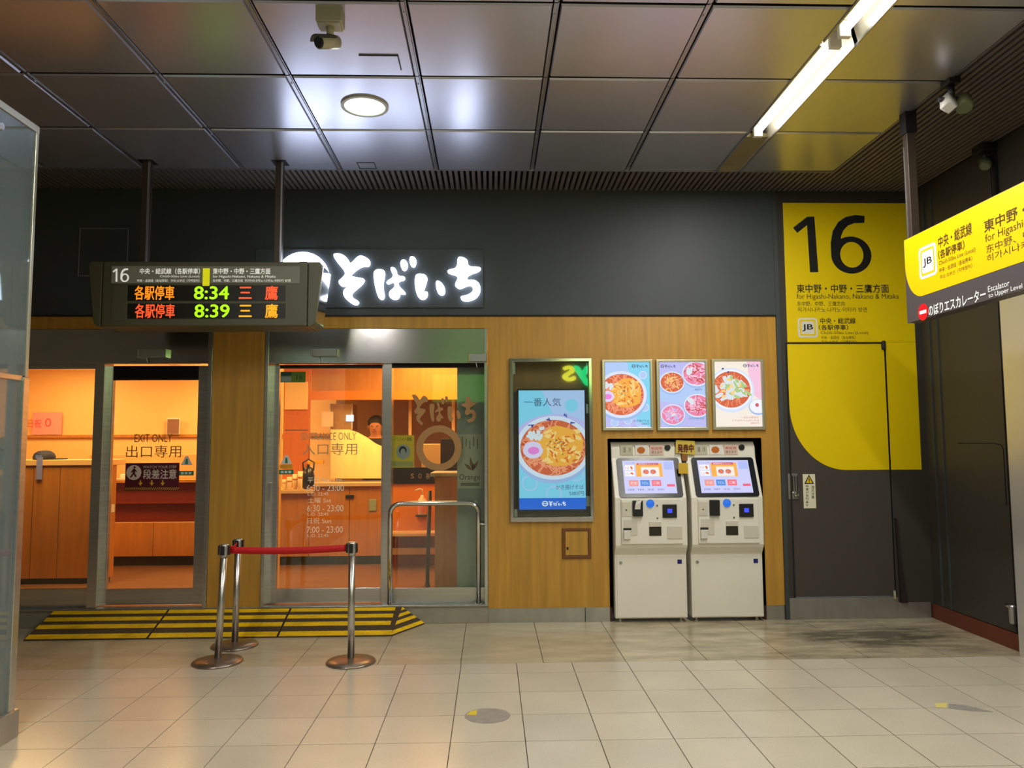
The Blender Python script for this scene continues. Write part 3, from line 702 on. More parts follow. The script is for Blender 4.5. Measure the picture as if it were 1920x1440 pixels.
# --- partition counter behind the exit window
cy = 1.22
pe = X(205, 960, cy)
pt = empty('partition_counter', (-4.9, cy+0.15, SF), 'tall oak counter partition standing behind the left window pane', 'counter')
zt = Z(862, 120, cy)
build(MB().box(-5.75, pe, cy, cy+0.13, SF+0.06, zt-0.06), 'front_panel', M_owood, pt, bevel=0.003)
build(MB().box(-5.75, pe+0.01, cy-0.015, cy+0.30, zt-0.06, zt), 'top_ledge', M_orange, pt, bevel=0.004)
build(MB().box(-5.75, pe-0.03, cy+0.03, cy+0.12, SF, SF+0.06), 'toe_kick', M_black, pt)
for px in (110, 60): build(MB().box(X(px, 960, cy), X(px, 960, cy)+0.004, cy-0.001, cy+0.001, SF+0.06, zt-0.06), 'panel_joint', M_gap, pt)
build(MB().box(pe, pe+0.004, cy+0.03, cy+0.10, Z(960, 213, cy+.1), Z(945, 213, cy+.1)), 'switch_plate', M_white, pt)
# dark blue cap on the ledge
cq = P(82, 832, cy+0.12)
cap = empty('cap', (cq.x, cy+0.14, zt), 'dark navy cap with a stiff brim lying on the partition ledge', 'cap')
m_ = MB(); m_.smooth = True; m_.lathe([(0.105, 0.0), (0.108, 0.03), (0.095, 0.065), (0.06, 0.092), (0.012, 0.10)], (cq.x, cy+0.14, zt+0.001), 24)
build(m_, 'crown', mat('navy_cloth', rgb(26, 30, 64), 0.7), cap)
m_ = MB(); m_.xy([(cq.x+0.06, cy+0.06), (cq.x+0.22, cy+0.09), (cq.x+0.25, cy+0.14), (cq.x+0.22, cy+0.19), (cq.x+0.06, cy+0.22)], zt+0.002, zt+0.014)
build(m_, 'brim', mat('navy_cloth_dark', rgb(18, 18, 34), 0.7), cap, bevel=0.004)
build(MB().box(cq.x-0.03, cq.x+0.03, cy+0.034, cy+0.040, zt+0.015, zt+0.05), 'badge', mat('badge_blue', rgb(90, 120, 220), .5), cap)
# pale blue strip on the counter front
a = prect(68, 79, 857, 899, cy-0.02)
o = build(MB().box(a[0], a[1], cy-0.020, cy-0.016, a[2], a[3]), 'lavender_strip', mat('lavender_tint', rgb(140, 150, 226), .5)); tag(o, 'pale lavender strip on the partition counter front', 'tag')
# pink sheet on the wall behind, standing in for a reflection in the glass
a = prect(48, 104, 772, 815, 3.9)
pk = build(MB().box(a[0], a[1], 4.05, 4.06, a[2], a[3]), 'reflection_sheet', mat('reflection_pink', rgb(250, 160, 170), .6)); tag(pk, 'pink sheet with an outlined zero, standing in for a reflection in the left pane', 'poster')
m_ = MB(); ptext(m_, '0', 84, 96, 784, 800, 4.045, bold=0.0); ptext(m_, '日祝', 52, 78, 786, 802, 4.045)
build(m_, 'lettering', mat('reflection_rose', rgb(236, 90, 110), .5), pk)
# --- serving counter along the back, seen through both doors
sy = 2.35
sc_ = empty('serving_counter', (-3.0, sy+0.4, SF), 'long low serving counter with oak doors and dark red recess inside the shop', 'counter')
z1_, z2_, z3_ = Z(1043, 300, sy), Z(980, 300, sy), Z(905, 300, sy)
xs0, xs1 = pe+0.35, X(372, 960, sy)+0.5
bx('toe_kick', M_black, sc_, -5.0, -3.3, sy+0.06, sy+0.6, SF, z1_)
jx = X(287, 1010, sy)
bx('door', M_owood, sc_, -5.0, jx-0.003, sy, sy+0.03, z1_, z2_, 0.003)
bx('door', M_owood, sc_, jx+0.003, -3.3, sy, sy+0.03, z1_, z2_, 0.003)
bx('recess', M_rwood, sc_, -5.0, -3.3, sy+0.10, sy+0.14, z2_, z3_)
bx('recess_shelf', M_rwood, sc_, -5.0, -3.3, sy+0.0, sy+0.30, Z(944, 300, sy), Z(941, 300, sy))
bx('worktop', M_owood, sc_, -5.0, -3.3, sy-0.02, sy+0.60, z3_, z3_+0.035, 0.004)
bx('upstand', M_orange, sc_, -5.0, -3.3, sy+0.30, sy+0.34, z3_+0.035, Z(852, 300, sy+.3), 0.004)
# framed card on the upper ledge
a = prect(313, 338, 786, 803, 4.03)
fc = empty('framed_card', ((a[0]+a[1])/2, 4.03, a[2]), 'small white framed picture card standing on the orange wall ledge', 'picture frame')
bx('frame', M_white, fc, a[0], a[1], 4.02, 4.04, 1.76, a[3]+0.02, 0.003)
bx('picture', mat('card_picture', rgb(140, 100, 90), .6), fc, a[0]+0.012, a[1]-0.012, 4.015, 4.02, 1.77, a[3])
# tray with rolled towels on the exit-side worktop
tr = empty('tray', (X(270, 880, sy+.15), sy+0.15, z3_+0.035), 'pale tray of small folded items on the counter behind the exit sign', 'tray')
tx = X(270, 880, sy+.15)
bx('base', M_white, tr, tx-0.28, tx+0.28, sy+0.03, sy+0.26, z3_+0.036, z3_+0.05, 0.004)
for k in range(5): bx('folded_cloth', M_cream, tr, tx-0.25+k*0.10, tx-0.17+k*0.10, sy+0.06, sy+0.23, z3_+0.051, z3_+0.10, 0.01)

# --- entrance side: service counter with oak doors, kitchen opening above
ey = 2.30
ec = empty('kitchen_counter', (-1.5, ey+0.3, SF), 'oak fronted kitchen counter with a dark latch seen through the entrance glass', 'counter')
c1, c2 = Z(1043, 620, ey), Z(912, 620, ey)
js = [X(p_, 980, ey) for p_ in (527, 655, 726)]
bx('toe_kick', M_black, ec, js[0]-.3, js[2], ey+0.05, ey+0.6, SF, c1)
bx('door', M_owood, ec, js[0]-0.3, js[0]+0.33, ey, ey+0.03, c1, Z(925, 560, ey), 0.003)
bx('door', M_owood, ec, js[0]+0.336, js[1]-0.003, ey, ey+0.03, c1, c2, 0.003)
bx('door', M_owood, ec, js[1]+0.003, js[2], ey, ey+0.03, c1, c2, 0.003)
q = P(656, 931, ey); bx('latch', M_black, ec, q.x-0.05, q.x+0.05, ey-0.02, ey, q.z-0.02, q.z+0.02, 0.004)
q = P(699, 947, ey); bx('lock_plate', mat('pale_green_plate', rgb(150, 170, 140), .4), ec, q.x-0.045, q.x+0.045, ey-0.012, ey, q.z-0.07, q.z+0.07, 0.02)
bx('worktop', mat('pale_worktop', rgb(214, 180, 130), .3), ec, X(590, 905, ey), js[2]+0.02, ey-0.04, ey+0.6, c2, c2+0.045, 0.005)
bx('low_worktop', mat('pale_worktop', rgb(214, 180, 130), .3), ec, js[0]-0.3, X(590, 905, ey), ey-0.06, ey+0.6, Z(925, 560, ey), Z(918, 560, ey), 0.005)
# bulkhead over the kitchen opening
by_ = 2.9
o = build(MB().box(X(584, 720, by_), -0.02, by_, by_+0.2, Z(747, 650, by_), 2.82), 'trim_2', M_owood); tag(o, kind='structure')
build(MB().box(X(575, 740, by_), -0.02, by_-0.03, by_, Z(750, 650, by_), Z(733, 650, by_)), 'bulkhead_lip', mat('amber_lip', rgb(226, 130, 30), .4), o)
# left wall return of the entrance side: pale upper panel, orange lower boards
o = build(MB().box(X(518, 800, .3), X(526, 800, .3), .22, .36, SF, 2.82), 'wall_left', M_orange); tag(o, kind='structure')
o = build(MB().box(X(531, 800, 2.7), X(579, 800, 2.7), 2.7, 2.78, SF, 2.82), 'trim_3', mat('orange_board', rgb(206, 112, 34), .45, noise=.08, nscale=(20, 20, 2))); tag(o, kind='structure')
bx('pale_panel', M_orange, o, X(534, 740, 2.68), X(577, 740, 2.68), 2.68, 2.70, Z(768, 555, 2.68), Z(716, 555, 2.68), 0.003)
bx('board_joint', M_gap, o, X(534, 800, 2.69), X(578, 800, 2.69), 2.697, 2.70, Z(807, 555, 2.69), Z(806, 555, 2.69))
# things in the kitchen opening
a = prect(594, 616, 770, 799, 2.72)
o = build(MB().box(a[0], a[1], 3.0, 3.01, a[2], a[3]), 'wall_notice', mat('notice_paper', rgb(236, 214, 190), .6)); tag(o, 'small white paper notice pinned beside the kitchen opening', 'notice')
kc = empty('kitchen_cabinet', (X(640, 780, 3.2), 3.3, Z(806, 640, 3.2)), 'pale steel kitchen wall cabinet behind the entrance glass', 'cabinet')
a = prect(620, 660, 757, 806, 3.2)
bx('body', mat('warm_steel', rgb(206, 170, 120), 0.3, .5), kc, a[0], a[1], 3.2, 3.6, a[2], a[3], 0.004)
bx('door_edge', M_white, kc, a[0]-0.012, a[0]+0.004, 3.18, 3.2, a[2], a[3]); bx('door_edge', M_white, kc, a[1]-0.004, a[1]+0.012, 3.18, 3.2, a[2], a[3])
a = prect(649, 663, 778, 790, 3.15)
o = build(MB().box(a[0], a[1], 3.14, 3.16, a[2], a[3]), 'wall_screen', emis('small_screen', (0.8, 0.88, 1.0, 1), 1.6)); tag(o, 'tiny lit white display on the kitchen cabinet front', 'display')
# draped pale cloth over a machine beside the cook
m_ = MB(); yv = 2.55
prof = [(620, 806), (655, 806), (672, 812), (690, 822), (704, 832), (717, 838)]
def w3(px, py, y): p = P(px, py, y); return (p.x, p.y, p.z)
top = [w3(a_, b_, yv+0.05) for a_, b_ in prof]; top2 = [w3(a_, b_-1, yv+0.2) for a_, b_ in prof]
bot = [w3(a_, 897, yv) for a_, b_ in prof]; bot2 = [w3(a_, 897, yv+0.2) for a_, b_ in prof]
n = len(prof); m_.smooth = True
m_.add(top+bot+top2+bot2, [(i, i+1, n+i+1, n+i) for i in range(n-1)]+[(i, 2*n+i, 2*n+i+1, i+1) for i in range(n-1)]+[(2*n+i, 3*n+i, 3*n+i+1, 2*n+i+1) for i in range(n-1)]+[(0, n, 3*n, 2*n), (n-1, 2*n+n-1, 3*n+n-1, n+n-1)])
cl = build(m_, 'draped_cover', mat('cream_cloth', rgb(238, 206, 140), 0.8, noise=.10, nscale=(9, 2, 3))); tag(cl, 'cream cloth cover draped over equipment on the kitchen counter', 'cover')
# cups, bottles and dispenser on the low worktop
zc = Z(918, 560, ey)+0.001
def lathe_thing(name, prof, px, y, z, m, label, cat, group=None, parts=()):
    x = X(px, 900, y); r = empty(name, (x, y, z), label, cat, group)
    mb = MB(); mb.smooth = True; mb.lathe(prof, (x, y, z), 18); build(mb, 'body', m, r)
    for nm, pf_, mm_ in parts:
        mb = MB(); mb.smooth = True; mb.lathe(pf_, (x, y, z), 18); build(mb, nm, mm_, r)
    return r
M_amber = mat('amber_glass', rgb(196, 130, 60), 0.2)
for k, (px, yy_, hh, lab) in enumerate(((534, ey+0.05, 0.12, 'leftmost small tumbler on the low end of the kitchen counter'), (543, ey+0.02, 0.15, 'second small tumbler on the low end of the kitchen counter'), (553, ey+0.10, 0.18, 'third tumbler, taller, on the low end of the kitchen counter'), (563, ey-0.02, 0.22, 'tallest tumbler, beside the dark kettle on the kitchen counter'))):
    lathe_thing('tumbler', [(0.020, 0), (0.025, 0.01), (0.029, hh), (0.025, hh), (0.020, 0.02)], px, yy_, zc, mat('cream_ceramic', rgb(232, 206, 160), .3), lab, 'tumbler', 'tumblers on the low counter', [('band', [(0.028, hh*0.6), (0.030, hh*0.63), (0.030, hh*0.7), (0.0285, hh*0.72)], M_amber)])
kt = lathe_thing('kettle', [(0.05, 0), (0.07, 0.02), (0.075, 0.16), (0.05, 0.25), (0.02, 0.27)], 578, ey+0.1, zc, mat('dark_steel', rgb(52, 50, 48), .25, .6), 'dark metal kettle standing on the kitchen counter behind the entrance glass', 'kettle', None, [('lid_knob', [(0.012, 0.27), (0.02, 0.285), (0.012, 0.30)], M_black)])
xk = X(578, 900, ey+.1); build(MB().tube([(xk-0.06, ey+.1, zc+0.22), (xk-0.07, ey+.1, zc+0.32), (xk, ey+.1, zc+0.36), (xk+0.07, ey+.1, zc+0.32), (xk+0.06, ey+.1, zc+0.22)], 0.010, 8), 'handle', M_black, kt)
build(MB().tube([(xk+0.05, ey+.06, zc+0.10), (xk+0.07, ey+.0, zc+0.17), (xk+0.075, ey-.03, zc+0.24)], [0.022, 0.016, 0.012], 8), 'spout', mat('dark_steel', rgb(52, 50, 48), .25, .6), kt)
a = prect(576, 606, 863, 870, 2.64)
o = build(MB().box(a[0], a[1], 2.64, 2.70, a[2], a[3]), 'amber_ledge', mat('amber_box', rgb(240, 176, 40), .5), bevel=.004); tag(o, 'short amber ledge fixed to the board wall above the kettle', 'ledge')
# --- right pane interior: dark band with letters, orange cabinet, sanitiser, pole, oak end column
ry = 1.9
oc = empty('orange_cabinet', (X(768, 950, ry), ry+0.2, SF), 'bright orange low cabinet under a dark lettered band behind the fixed pane', 'cabinet')
a = prect(733, 808, 907, 995, ry)
bx('front', mat('orange_laminate', rgb(240, 140, 30), .4, noise=.05, nscale=(3, 3, 3)), oc, a[0]-0.05, a[1]+0.1, ry, ry+0.03, a[2], a[3], .003)
bx('shelf', mat('pale_worktop', rgb(214, 180, 130), .3), oc, a[0]-0.05, a[1]+0.1, ry-0.03, ry+0.4, Z(1005, 770, ry), Z(1000, 770, ry), .002)
bx('open_back', M_rwood, oc, a[0]-0.05, a[1]+0.1, ry+0.36, ry+0.4, SF, a[2])
bx('rail', mat('pale_worktop', rgb(214, 180, 130), .3), oc, a[0]-0.05, a[1]+0.1, ry+0.2, ry+0.24, Z(1040, 770, ry+.2), Z(1028, 770, ry+.2), .002)
a = prect(728, 856, 876, 907, ry)
bd = bx('lettered_band', mat('near_black_laminate', rgb(22, 12, 14), .35), oc, a[0]-0.05, a[1]+0.1, ry-0.02, ry+0.02, a[2], a[3], .003)
text_lines(bd, mat('grey_letter', rgb(150, 140, 140), .5), ry-.022, [(c_, x0, x0+6, 888, 897) for c_, x0 in (('S', 770), ('O', 784.5), ('B', 799.5), ('A', 813))], 'letter')
a = prect(800, 856, 830, 884, 2.6)
kb = empty('kitchen_fryer', (X(828, 870, 2.6), 2.7, SF), 'dark kitchen appliance with a pale panel seen inside the logo ring', 'appliance')
bx('body', mat('dark_appliance', rgb(26, 18, 24), .3), kb, X(826, 850, 2.6), X(860, 850, 2.6), 2.6, 3.0, SF, Z(822, 840, 2.6), .01)
bx('pale_panel', mat('warm_steel', rgb(206, 170, 120), 0.3, .5), kb, X(790, 850, 2.6), X(826, 850, 2.6), 2.6, 3.0, SF, Z(832, 810, 2.6), .01)
for px in (766, 847):
    o = build(MB().box(X(px, 790, 3.3), X(px, 790, 3.3)+0.04, 3.3, 3.34, SF, Z(748, px, 3.3)), 'trim_4', mat('pale_post', rgb(230, 190, 140), .4)); tag(o, kind='structure')
# oak end column by the pocket panel
ky = 0.55
kx0, kx1 = X(815, 1000, ky), X(856, 1000, ky)
kcn = empty('end_column', ((kx0+kx1)/2, ky+0.2, SF), 'waist high oak end column with a pale top board behind the fixed pane', 'column')
kz = Z(893, 835, ky)
bx('body', M_owood, kcn, kx0, kx1+0.05, ky, ky+0.5, SF+0.05, kz, .003)
bx('toe_kick', M_black, kcn, kx0+0.005, kx1+0.05, ky+0.02, ky+0.48, SF, SF+0.05)
bx('top_board', mat('pale_stone_top', rgb(190, 182, 150), .35), kcn, X(807, 890, ky), kx1+0.07, ky-0.03, ky+0.52, kz, kz+0.035, .004)
bp = empty('umbrella_pole', (X(803, 1090, 0.8), 0.8, SF), 'thin black slanted pole standing by the oak end column', 'pole')
build(MB().tube([w3(801, 1092, 0.8)[:2]+(SF+.001,), w3(806, 920, 0.8)], 0.020, 10), 'shaft', M_black, bp)
build(MB().lathe([(0.03, 0), (0.03, 0.03), (0.021, 0.05)], w3(801, 1092, .8)[:2]+(SF+.001,), 12), 'foot', M_black, bp)
# pump bottle on a bracket shelf
pq = P(791, 966, ry-0.10)
pb = empty('pump_bottle', (pq.x, ry-0.07, pq.z), 'clear pump bottle with pink label on a small shelf of the orange cabinet', 'bottle')
bxx = pq.x
m_ = MB(); m_.smooth = True; m_.lathe([(0.045, 0.001), (0.048, 0.01), (0.048, 0.17), (0.02, 0.205), (0.016, 0.225)], (bxx, ry-0.07, pq.z), 16); build(m_, 'body', mat('milky_plastic', rgb(236, 214, 190), .3), pb)
m_ = MB(); m_.lathe([(0.0485, 0.02), (0.049, 0.02), (0.049, 0.12), (0.0485, 0.12)], (bxx, ry-0.07, pq.z), 16); build(m_, 'label', mat('pink_label', rgb(226, 140, 130), .5), pb)
build(MB().tube([(bxx, ry-0.07, pq.z+0.22), (bxx, ry-0.07, pq.z+0.29), (bxx-0.03, ry-0.07, pq.z+0.295), (bxx-0.08, ry-0.07, pq.z+0.275)], 0.008, 8), 'pump', M_white, pb)
o = build(MB().box(bxx-0.07, bxx+0.07, ry-0.14, ry, pq.z-0.015, pq.z), 'bracket_shelf', M_black, bevel=.002); tag(o, 'tiny black bracket shelf under the pump bottle', 'shelf')
# yellow flyer
a = prect(735, 776, 816, 877, GY)
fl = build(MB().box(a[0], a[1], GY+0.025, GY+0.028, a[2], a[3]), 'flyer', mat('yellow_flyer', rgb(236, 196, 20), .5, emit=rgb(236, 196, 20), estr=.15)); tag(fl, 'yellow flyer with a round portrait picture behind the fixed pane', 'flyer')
m_ = MB(); yv = GY+0.024; q = P(756, 847, yv)
m_.m = 0; m_.xz(circ(q.x, q.z, 0.066, 0.068), yv, yv-0.0005)
m_.m = 1; m_.xz(circ(q.x-0.004, q.z+0.012, 0.036, 0.04), yv-0.0006, yv-0.001)
m_.m = 0; m_.xz(circ(q.x-0.002, q.z-0.012, 0.024, 0.04), yv-0.0011, yv-0.0015)
m_.m = 2; pquad(m_, 737, 774, 865, 875, yv); m_.m = 3; ptext(m_, 'アルバイト募集', 739, 772, 820, 827, yv)
build(m_, 'printing', [M_white, M_ink, mat('pale_yellow_print', rgb(240, 226, 130), .5), M_inkbrown], fl)
# pale drinks poster on the pocket panel
a = prect(858, 905, 814, 916, 0.2)
po = build(MB().box(a[0], a[1], 0.192, 0.197, a[2], a[3]), 'drink_poster', mat('cream_poster', rgb(214, 208, 170), .5)); tag(po, 'cream poster with a brown sprig and orange script on the grey panel', 'poster')
m_ = MB(); yv = 0.191
m_.m = 0
q = P(886, 868, yv)
for ang, L_ in ((100, .13), (60, .11), (140, .10), (80, .07)):
    t = math.radians(ang); e_ = (q.x+L_*math.cos(t), q.z-0.07+L_*math.sin(t)); n_ = (-math.sin(t)*.016, math.cos(t)*.016)
    m_.poly([(q.x, yv, q.z-0.075), ((q.x+e_[0])/2+n_[0], yv, (q.z-.07+e_[1])/2+n_[1]), (e_[0], yv, e_[1]), ((q.x+e_[0])/2-n_[0], yv, (q.z-.07+e_[1])/2-n_[1])])
m_.m = 1; ptext(m_, 'Orange', 861, 900, 889, 903, yv)
m_.m = 2; pquad(m_, 864, 899, 905, 911, yv)
for k in range(5): pquad(m_, 866+k*7, 868+k*7, 818+(k % 3)*4, 842-(k % 2)*5, yv)
build(m_, 'printing', [mat('sprig_brown', rgb(150, 96, 20), .5), mat('script_ink', rgb(70, 44, 20), .5), mat('poster_grey', rgb(130, 128, 100), .5)], po)

# ================================================================== CEILING FIXTURES
# recessed tube lamps in the trough
def trough(y0, y1, name_label, lit=True, cx=2.085):
    TX0, TX1 = cx-.105, cx+.105; drop = 0 if cx > 0 else .075; CE = CEIL-drop
    r = empty('tube_lamp', (cx, (y0+y1)/2, CE), name_label, 'lamp', 'tube lamps in the ceiling trough')
    m = MB(); m.add([(TX0+.004, y0, CE-0.003), (TX0+.03, y0, CE+0.10), (TX1-.03, y0, CE+0.10), (TX1-.004, y0, CE-0.003), (TX0+.004, y1, CE-0.003), (TX0+.03, y1, CE+0.10), (TX1-.03, y1, CE+0.10), (TX1-.004, y1, CE-0.003)],
                    [(0, 1, 5, 4), (1, 2, 6, 5), (2, 3, 7, 6)])
    build(m, 'reflector', mat('trough_reflector', rgb(214, 208, 186), 0.3, 0.4), r)
    m = MB(); m.box(TX0-.006, TX0+.006, y0, y1, CE-0.008, CE+0.01); build(m, 'edge_trim', M_rail, r)
    m = MB(); m.box(TX1-.006, TX1+.006, y0, y1, CE-0.008, CE+0.01); build(m, 'edge_trim', M_rail, r)
    if lit:
        build(MB().tube([(cx, y0+0.06, CE+0.045), (cx, y1-0.06, CE+0.045)], 0.026, 14), 'tube', M_tube, r)
        for yy in (y0+0.04, y1-0.04): build(MB().box(cx-.035, cx+.035, yy-0.018, yy+0.018, CE+0.0, CE+0.10), 'lamp_holder', M_white, r, bevel=.004)
    else:
        build(MB().box(TX0+0.01, TX1-0.01, y0, y1, CE+0.02, CE+0.05), 'blank_cover', mat('blank_cover', rgb(150, 140, 100), .4, .3), r)
    return r
trough(-2.62, -1.22, 'lit white tube lamp recessed in the ceiling trough above the ticket machines')
trough(-1.22, cy0, 'unlit blank end of the ceiling lamp trough beside the slats', lit=False)
trough(-4.3, -2.66, 'white tube lamp nearest the top edge in the ceiling trough')
trough(-6.9, -4.34, 'tube lamp of the ceiling trough above the viewer')
trough(-10.4, -7.5, 'tube lamp of the ceiling trough far behind the viewer')
trough(-5.65, -3.75, 'added unseen tube lamp over the viewer, left row', cx=-2.1)  # left row: fixtures added out of view for the extra hall light
trough(-7.75, -5.85, 'added unseen tube lamp behind the viewer, left row', cx=-2.1)
# downlight
dl = empty('downlight', (-0.878, -1.763, CEIL), 'round recessed downlight glowing greenish white in a ceiling panel', 'lamp')
m_ = MB(); m_.ring(circ(-0.878, -1.763, 0.165, n=40), circ(-0.878, -1.763, 0.142, n=40), lambda u, v, d: (u, v, d), CEIL-0.012, CEIL+0.002); build(m_, 'trim_ring', M_white, dl)
build(MB().lathe([(0.142, 0), (0.12, -0.004)], (-0.878, -1.763, CEIL-0.003), 36), 'diffuser', emis('downlight_glow', (0.80, 1.0, 0.84, 1), 2.4), dl)
area_light('downlight_lamp', (-0.878, -1.763, CEIL-0.03), 0.26, 10, (0.9, 1.0, 0.93)).parent = None
# CCTV camera
cc = empty('security_camera', (-0.90, -2.74, CEIL), 'cream bullet security camera hanging from the ceiling panels', 'camera')
def wp(px, py, y): return P(px, py, y)
q0 = PZ(616, 30, CEIL)
cyv = q0.y
M_cam = mat('camera_cream', rgb(196, 190, 160), .4)
zb_ = CEIL-.085; c0 = PZ(591, 38, zb_); c1_ = PZ(640, 38, zb_); c2_ = PZ(616, 57, zb_)
build(MB().box(c0.x, c1_.x, c0.y, c2_.y, zb_, CEIL+.004), 'ceiling_box', M_cam, cc, bevel=.004)
cxm = (c0.x+c1_.x)/2; cym = c2_.y-.05
build(MB().box(c0.x+.01, c1_.x-.01, cym-.045, cym+.045, zb_-.012, zb_), 'mount_plate', M_cam, cc, bevel=.003)
c_k = Vector((cxm, cym, zb_-.06))
build(MB().tube([(cxm, cym, zb_-.01), (cxm, cym, zb_-.035), c_k], [0.024, 0.018, 0.022], 14), 'arm', M_cam, cc)
dirv = Vector((-0.42, -0.62, -0.34)).normalized()
hb = c_k+Vector((0.0, 0.01, -0.03))
build(MB().tube([hb-dirv*0.055, hb-dirv*0.05, hb+dirv*0.09], [0.024, 0.036, 0.036], 20), 'housing', M_cam, cc)
build(MB().tube([hb+dirv*0.0905, hb+dirv*0.098], [0.032, 0.028], 20), 'lens', M_black, cc)
m_ = MB(); up = Vector((0, 0, 1)); up = (up-dirv*up.dot(dirv)).normalized(); sd = dirv.cross(up)
hood = []
for dd in (-0.02, 0.115):
    for k in range(9):
        t = math.radians(20+140*k/8); hood.append(hb+dirv*dd+(up*math.sin(t)+sd*math.cos(t))*0.041)
m_.smooth = True; m_.add(hood, [(k, k+1, 10+k, 9+k) for k in range(8)])
build(m_, 'sun_hood', mat('camera_hood', rgb(70, 68, 60), .4), cc)
hd_ = cc.children[-1]; sm_ = hd_.modifiers.new('thick', 'SOLIDIFY'); sm_.thickness = 0.004
# cable channel line and inspection hatch in panels
m_ = MB(); m_.box(-0.80, -0.56, -2.458, -2.452, CEIL-0.006, CEIL+.002); m_.box(-0.566, -0.56, -2.455, -2.28, CEIL-0.006, CEIL+.002)
o = build(m_, 'cable_channel', M_dark); tag(o, 'thin bent dark cable channel on the ceiling beside the security camera', 'cable channel')
a = PZ(674, 316, CEIL); b = PZ(702, 304, CEIL)
m_ = MB(); m_.ring([(a.x, a.y), (b.x, a.y), (b.x, b.y), (a.x, b.y)], [(a.x+.008, a.y-.012), (b.x-.008, a.y-.012), (b.x-.008, b.y+.012), (a.x+.008, b.y+.012)], lambda u, v, d: (u, v, d), CEIL-0.005, CEIL)
o = build(m_, 'ceiling_hatch', M_dark); tag(o, 'tiny rectangular hatch outline in the ceiling panel above the shop sign', 'hatch')
# spotlight and sensor on the slats at right
sl = empty('spotlight', (3.06, -2.16, CEIL), 'small twin head spotlight with a white front on the ceiling slats', 'spotlight')
sq = PZ(1782, 150, CEIL)
build(MB().box(sq.x-0.04, sq.x+0.04, sq.y-0.05, sq.y+0.05, CEIL-0.04, CEIL+0.005), 'mount', M_black, sl, bevel=.004)
build(MB().tube([(sq.x, sq.y, CEIL-0.03), (sq.x, sq.y, CEIL-0.13)], 0.022, 12), 'stem', M_black, sl)
build(MB().tube([(sq.x-0.085, sq.y, CEIL-0.135), (sq.x+0.09, sq.y, CEIL-0.125)], 0.016, 10), 'crossbar', M_black, sl)
for dx, nm, mm in ((-0.03, 'lamp_head', mat('spot_white', rgb(226, 222, 216), .4)), (0.075, 'sensor_head', mat('spot_olive', rgb(96, 102, 70), .4))):
    c_ = Vector((sq.x+dx, sq.y-0.01, CEIL-0.155)); d_ = Vector((-0.25, -0.5, -0.8)).normalized()
    build(MB().tube([c_-d_*0.05, c_-d_*0.045, c_+d_*0.06, c_+d_*0.065], [0.03, 0.045, 0.052, 0.042], 4 if dx < 0 else 14), nm, mm, sl)
s2 = PX(1850, 275, XR-0.04)
cs2 = empty('dome_sensor', (XR-0.07, s2.y, CEIL-0.22), 'dark olive sensor head tucked under the slats at the right wall', 'sensor')
build(MB().box(XR-0.12, XR, s2.y-0.07, s2.y+0.07, CEIL-0.06, CEIL-0.005), 'bracket', M_black, cs2, bevel=.004)
build(MB().tube([(XR-0.07, s2.y, CEIL-0.05), (XR-0.07, s2.y-0.02, CEIL-0.12)], 0.016, 10), 'stem', M_black, cs2)
build(MB().tube([(XR-0.10, s2.y-0.06, CEIL-0.20), (XR-0.09, s2.y-0.05, CEIL-0.185), (XR-0.05, s2.y+0.02, CEIL-0.11)], [0.03, 0.045, 0.04], 12), 'head', mat('spot_olive', rgb(96, 102, 70), .4), cs2)

# ================================================================== DEPARTURE BOARD
yb = -0.85; yk = -0.52
lx0, lx1, lz0, lz1 = -3.118, -1.482, 2.553, 3.081
lb = empty('departure_board', ((lx0+lx1)/2, (yb+yk)/2, lz0), 'hanging olive-black LED departure board for platform 16 showing two trains', 'departure board')
build(MB().box(lx0, lx1, yb, yk, lz0, lz1), 'housing', M_olive, lb, bevel=.012)
for sx, nm in ((-1, 'end_cap'), (1, 'end_cap')):
    xe = lx0 if sx < 0 else lx1
    w1, w2 = 0.115, 0.055
    poly = [(xe+sx*0.004, lz1), (xe+sx*(w1-0.02), lz1), (xe+sx*w1, lz1-0.03), (xe+sx*(w2+0.01), lz0+0.05), (xe+sx*w2, lz0+0.02), (xe+sx*(w2-.03), lz0), (xe+sx*0.004, lz0)]
    build(MB().xz(poly, yb+0.005, yk-0.005), nm, M_olive, lb, bevel=.006)
build(MB().xz([(lx1+0.118, lz1-0.04), (lx1+0.124, lz1-0.04), (lx1+0.066, lz0+0.04), (lx1+0.060, lz0+0.04)], yb+0.03, yk-0.03), 'edge_strip', M_chrome, lb)
for px in (278, 525):
    q = PZ(px, 304, CEIL)
    build(MB().box(q.x-0.03, q.x+0.03, -0.71, -0.65, lz1, CEIL+0.05), 'hanger', mat('hanger_brown', rgb(74, 62, 52), .4, .3), lb, bevel=.003)
    build(MB().box(q.x+0.018, q.x+0.031, -0.713, -0.70, lz1, CEIL+0.05), 'hanger_edge', M_rail, lb)
    build(MB().box(q.x-0.06, q.x+0.06, -0.74, -0.62, CEIL-0.006, CEIL+0.012), 'ceiling_plate', M_black, lb)
for px in (302, 322, 470, 490):
    q = P(px, 486, -0.68); build(MB().tube([(q.x, -0.70, lz1), (q.x, -0.70, lz1+0.03)], 0.008, 8), 'bolt', M_chrome, lb)
yf = yb-0.004
a = prect(209, 562, 499, 531, yf)
fp = build(MB().box(a[0], a[1], yf, yb, a[2], a[3]), 'printed_strip', mat('olive_grey_strip', rgb(104, 102, 86), .4, emit=rgb(104, 102, 86), estr=.22), lb)
yt = yf-0.0015; M_lw = mat('backlit_white_letter', rgb(232, 230, 214), .5, emit=(.95, .93, .85, 1), estr=.5)
a = prect(211, 242, 503, 529, yt); m_ = MB(); sixteen(m_, facade_frame(yt), *a); build(m_, 'platform_number', M_lw, fp)
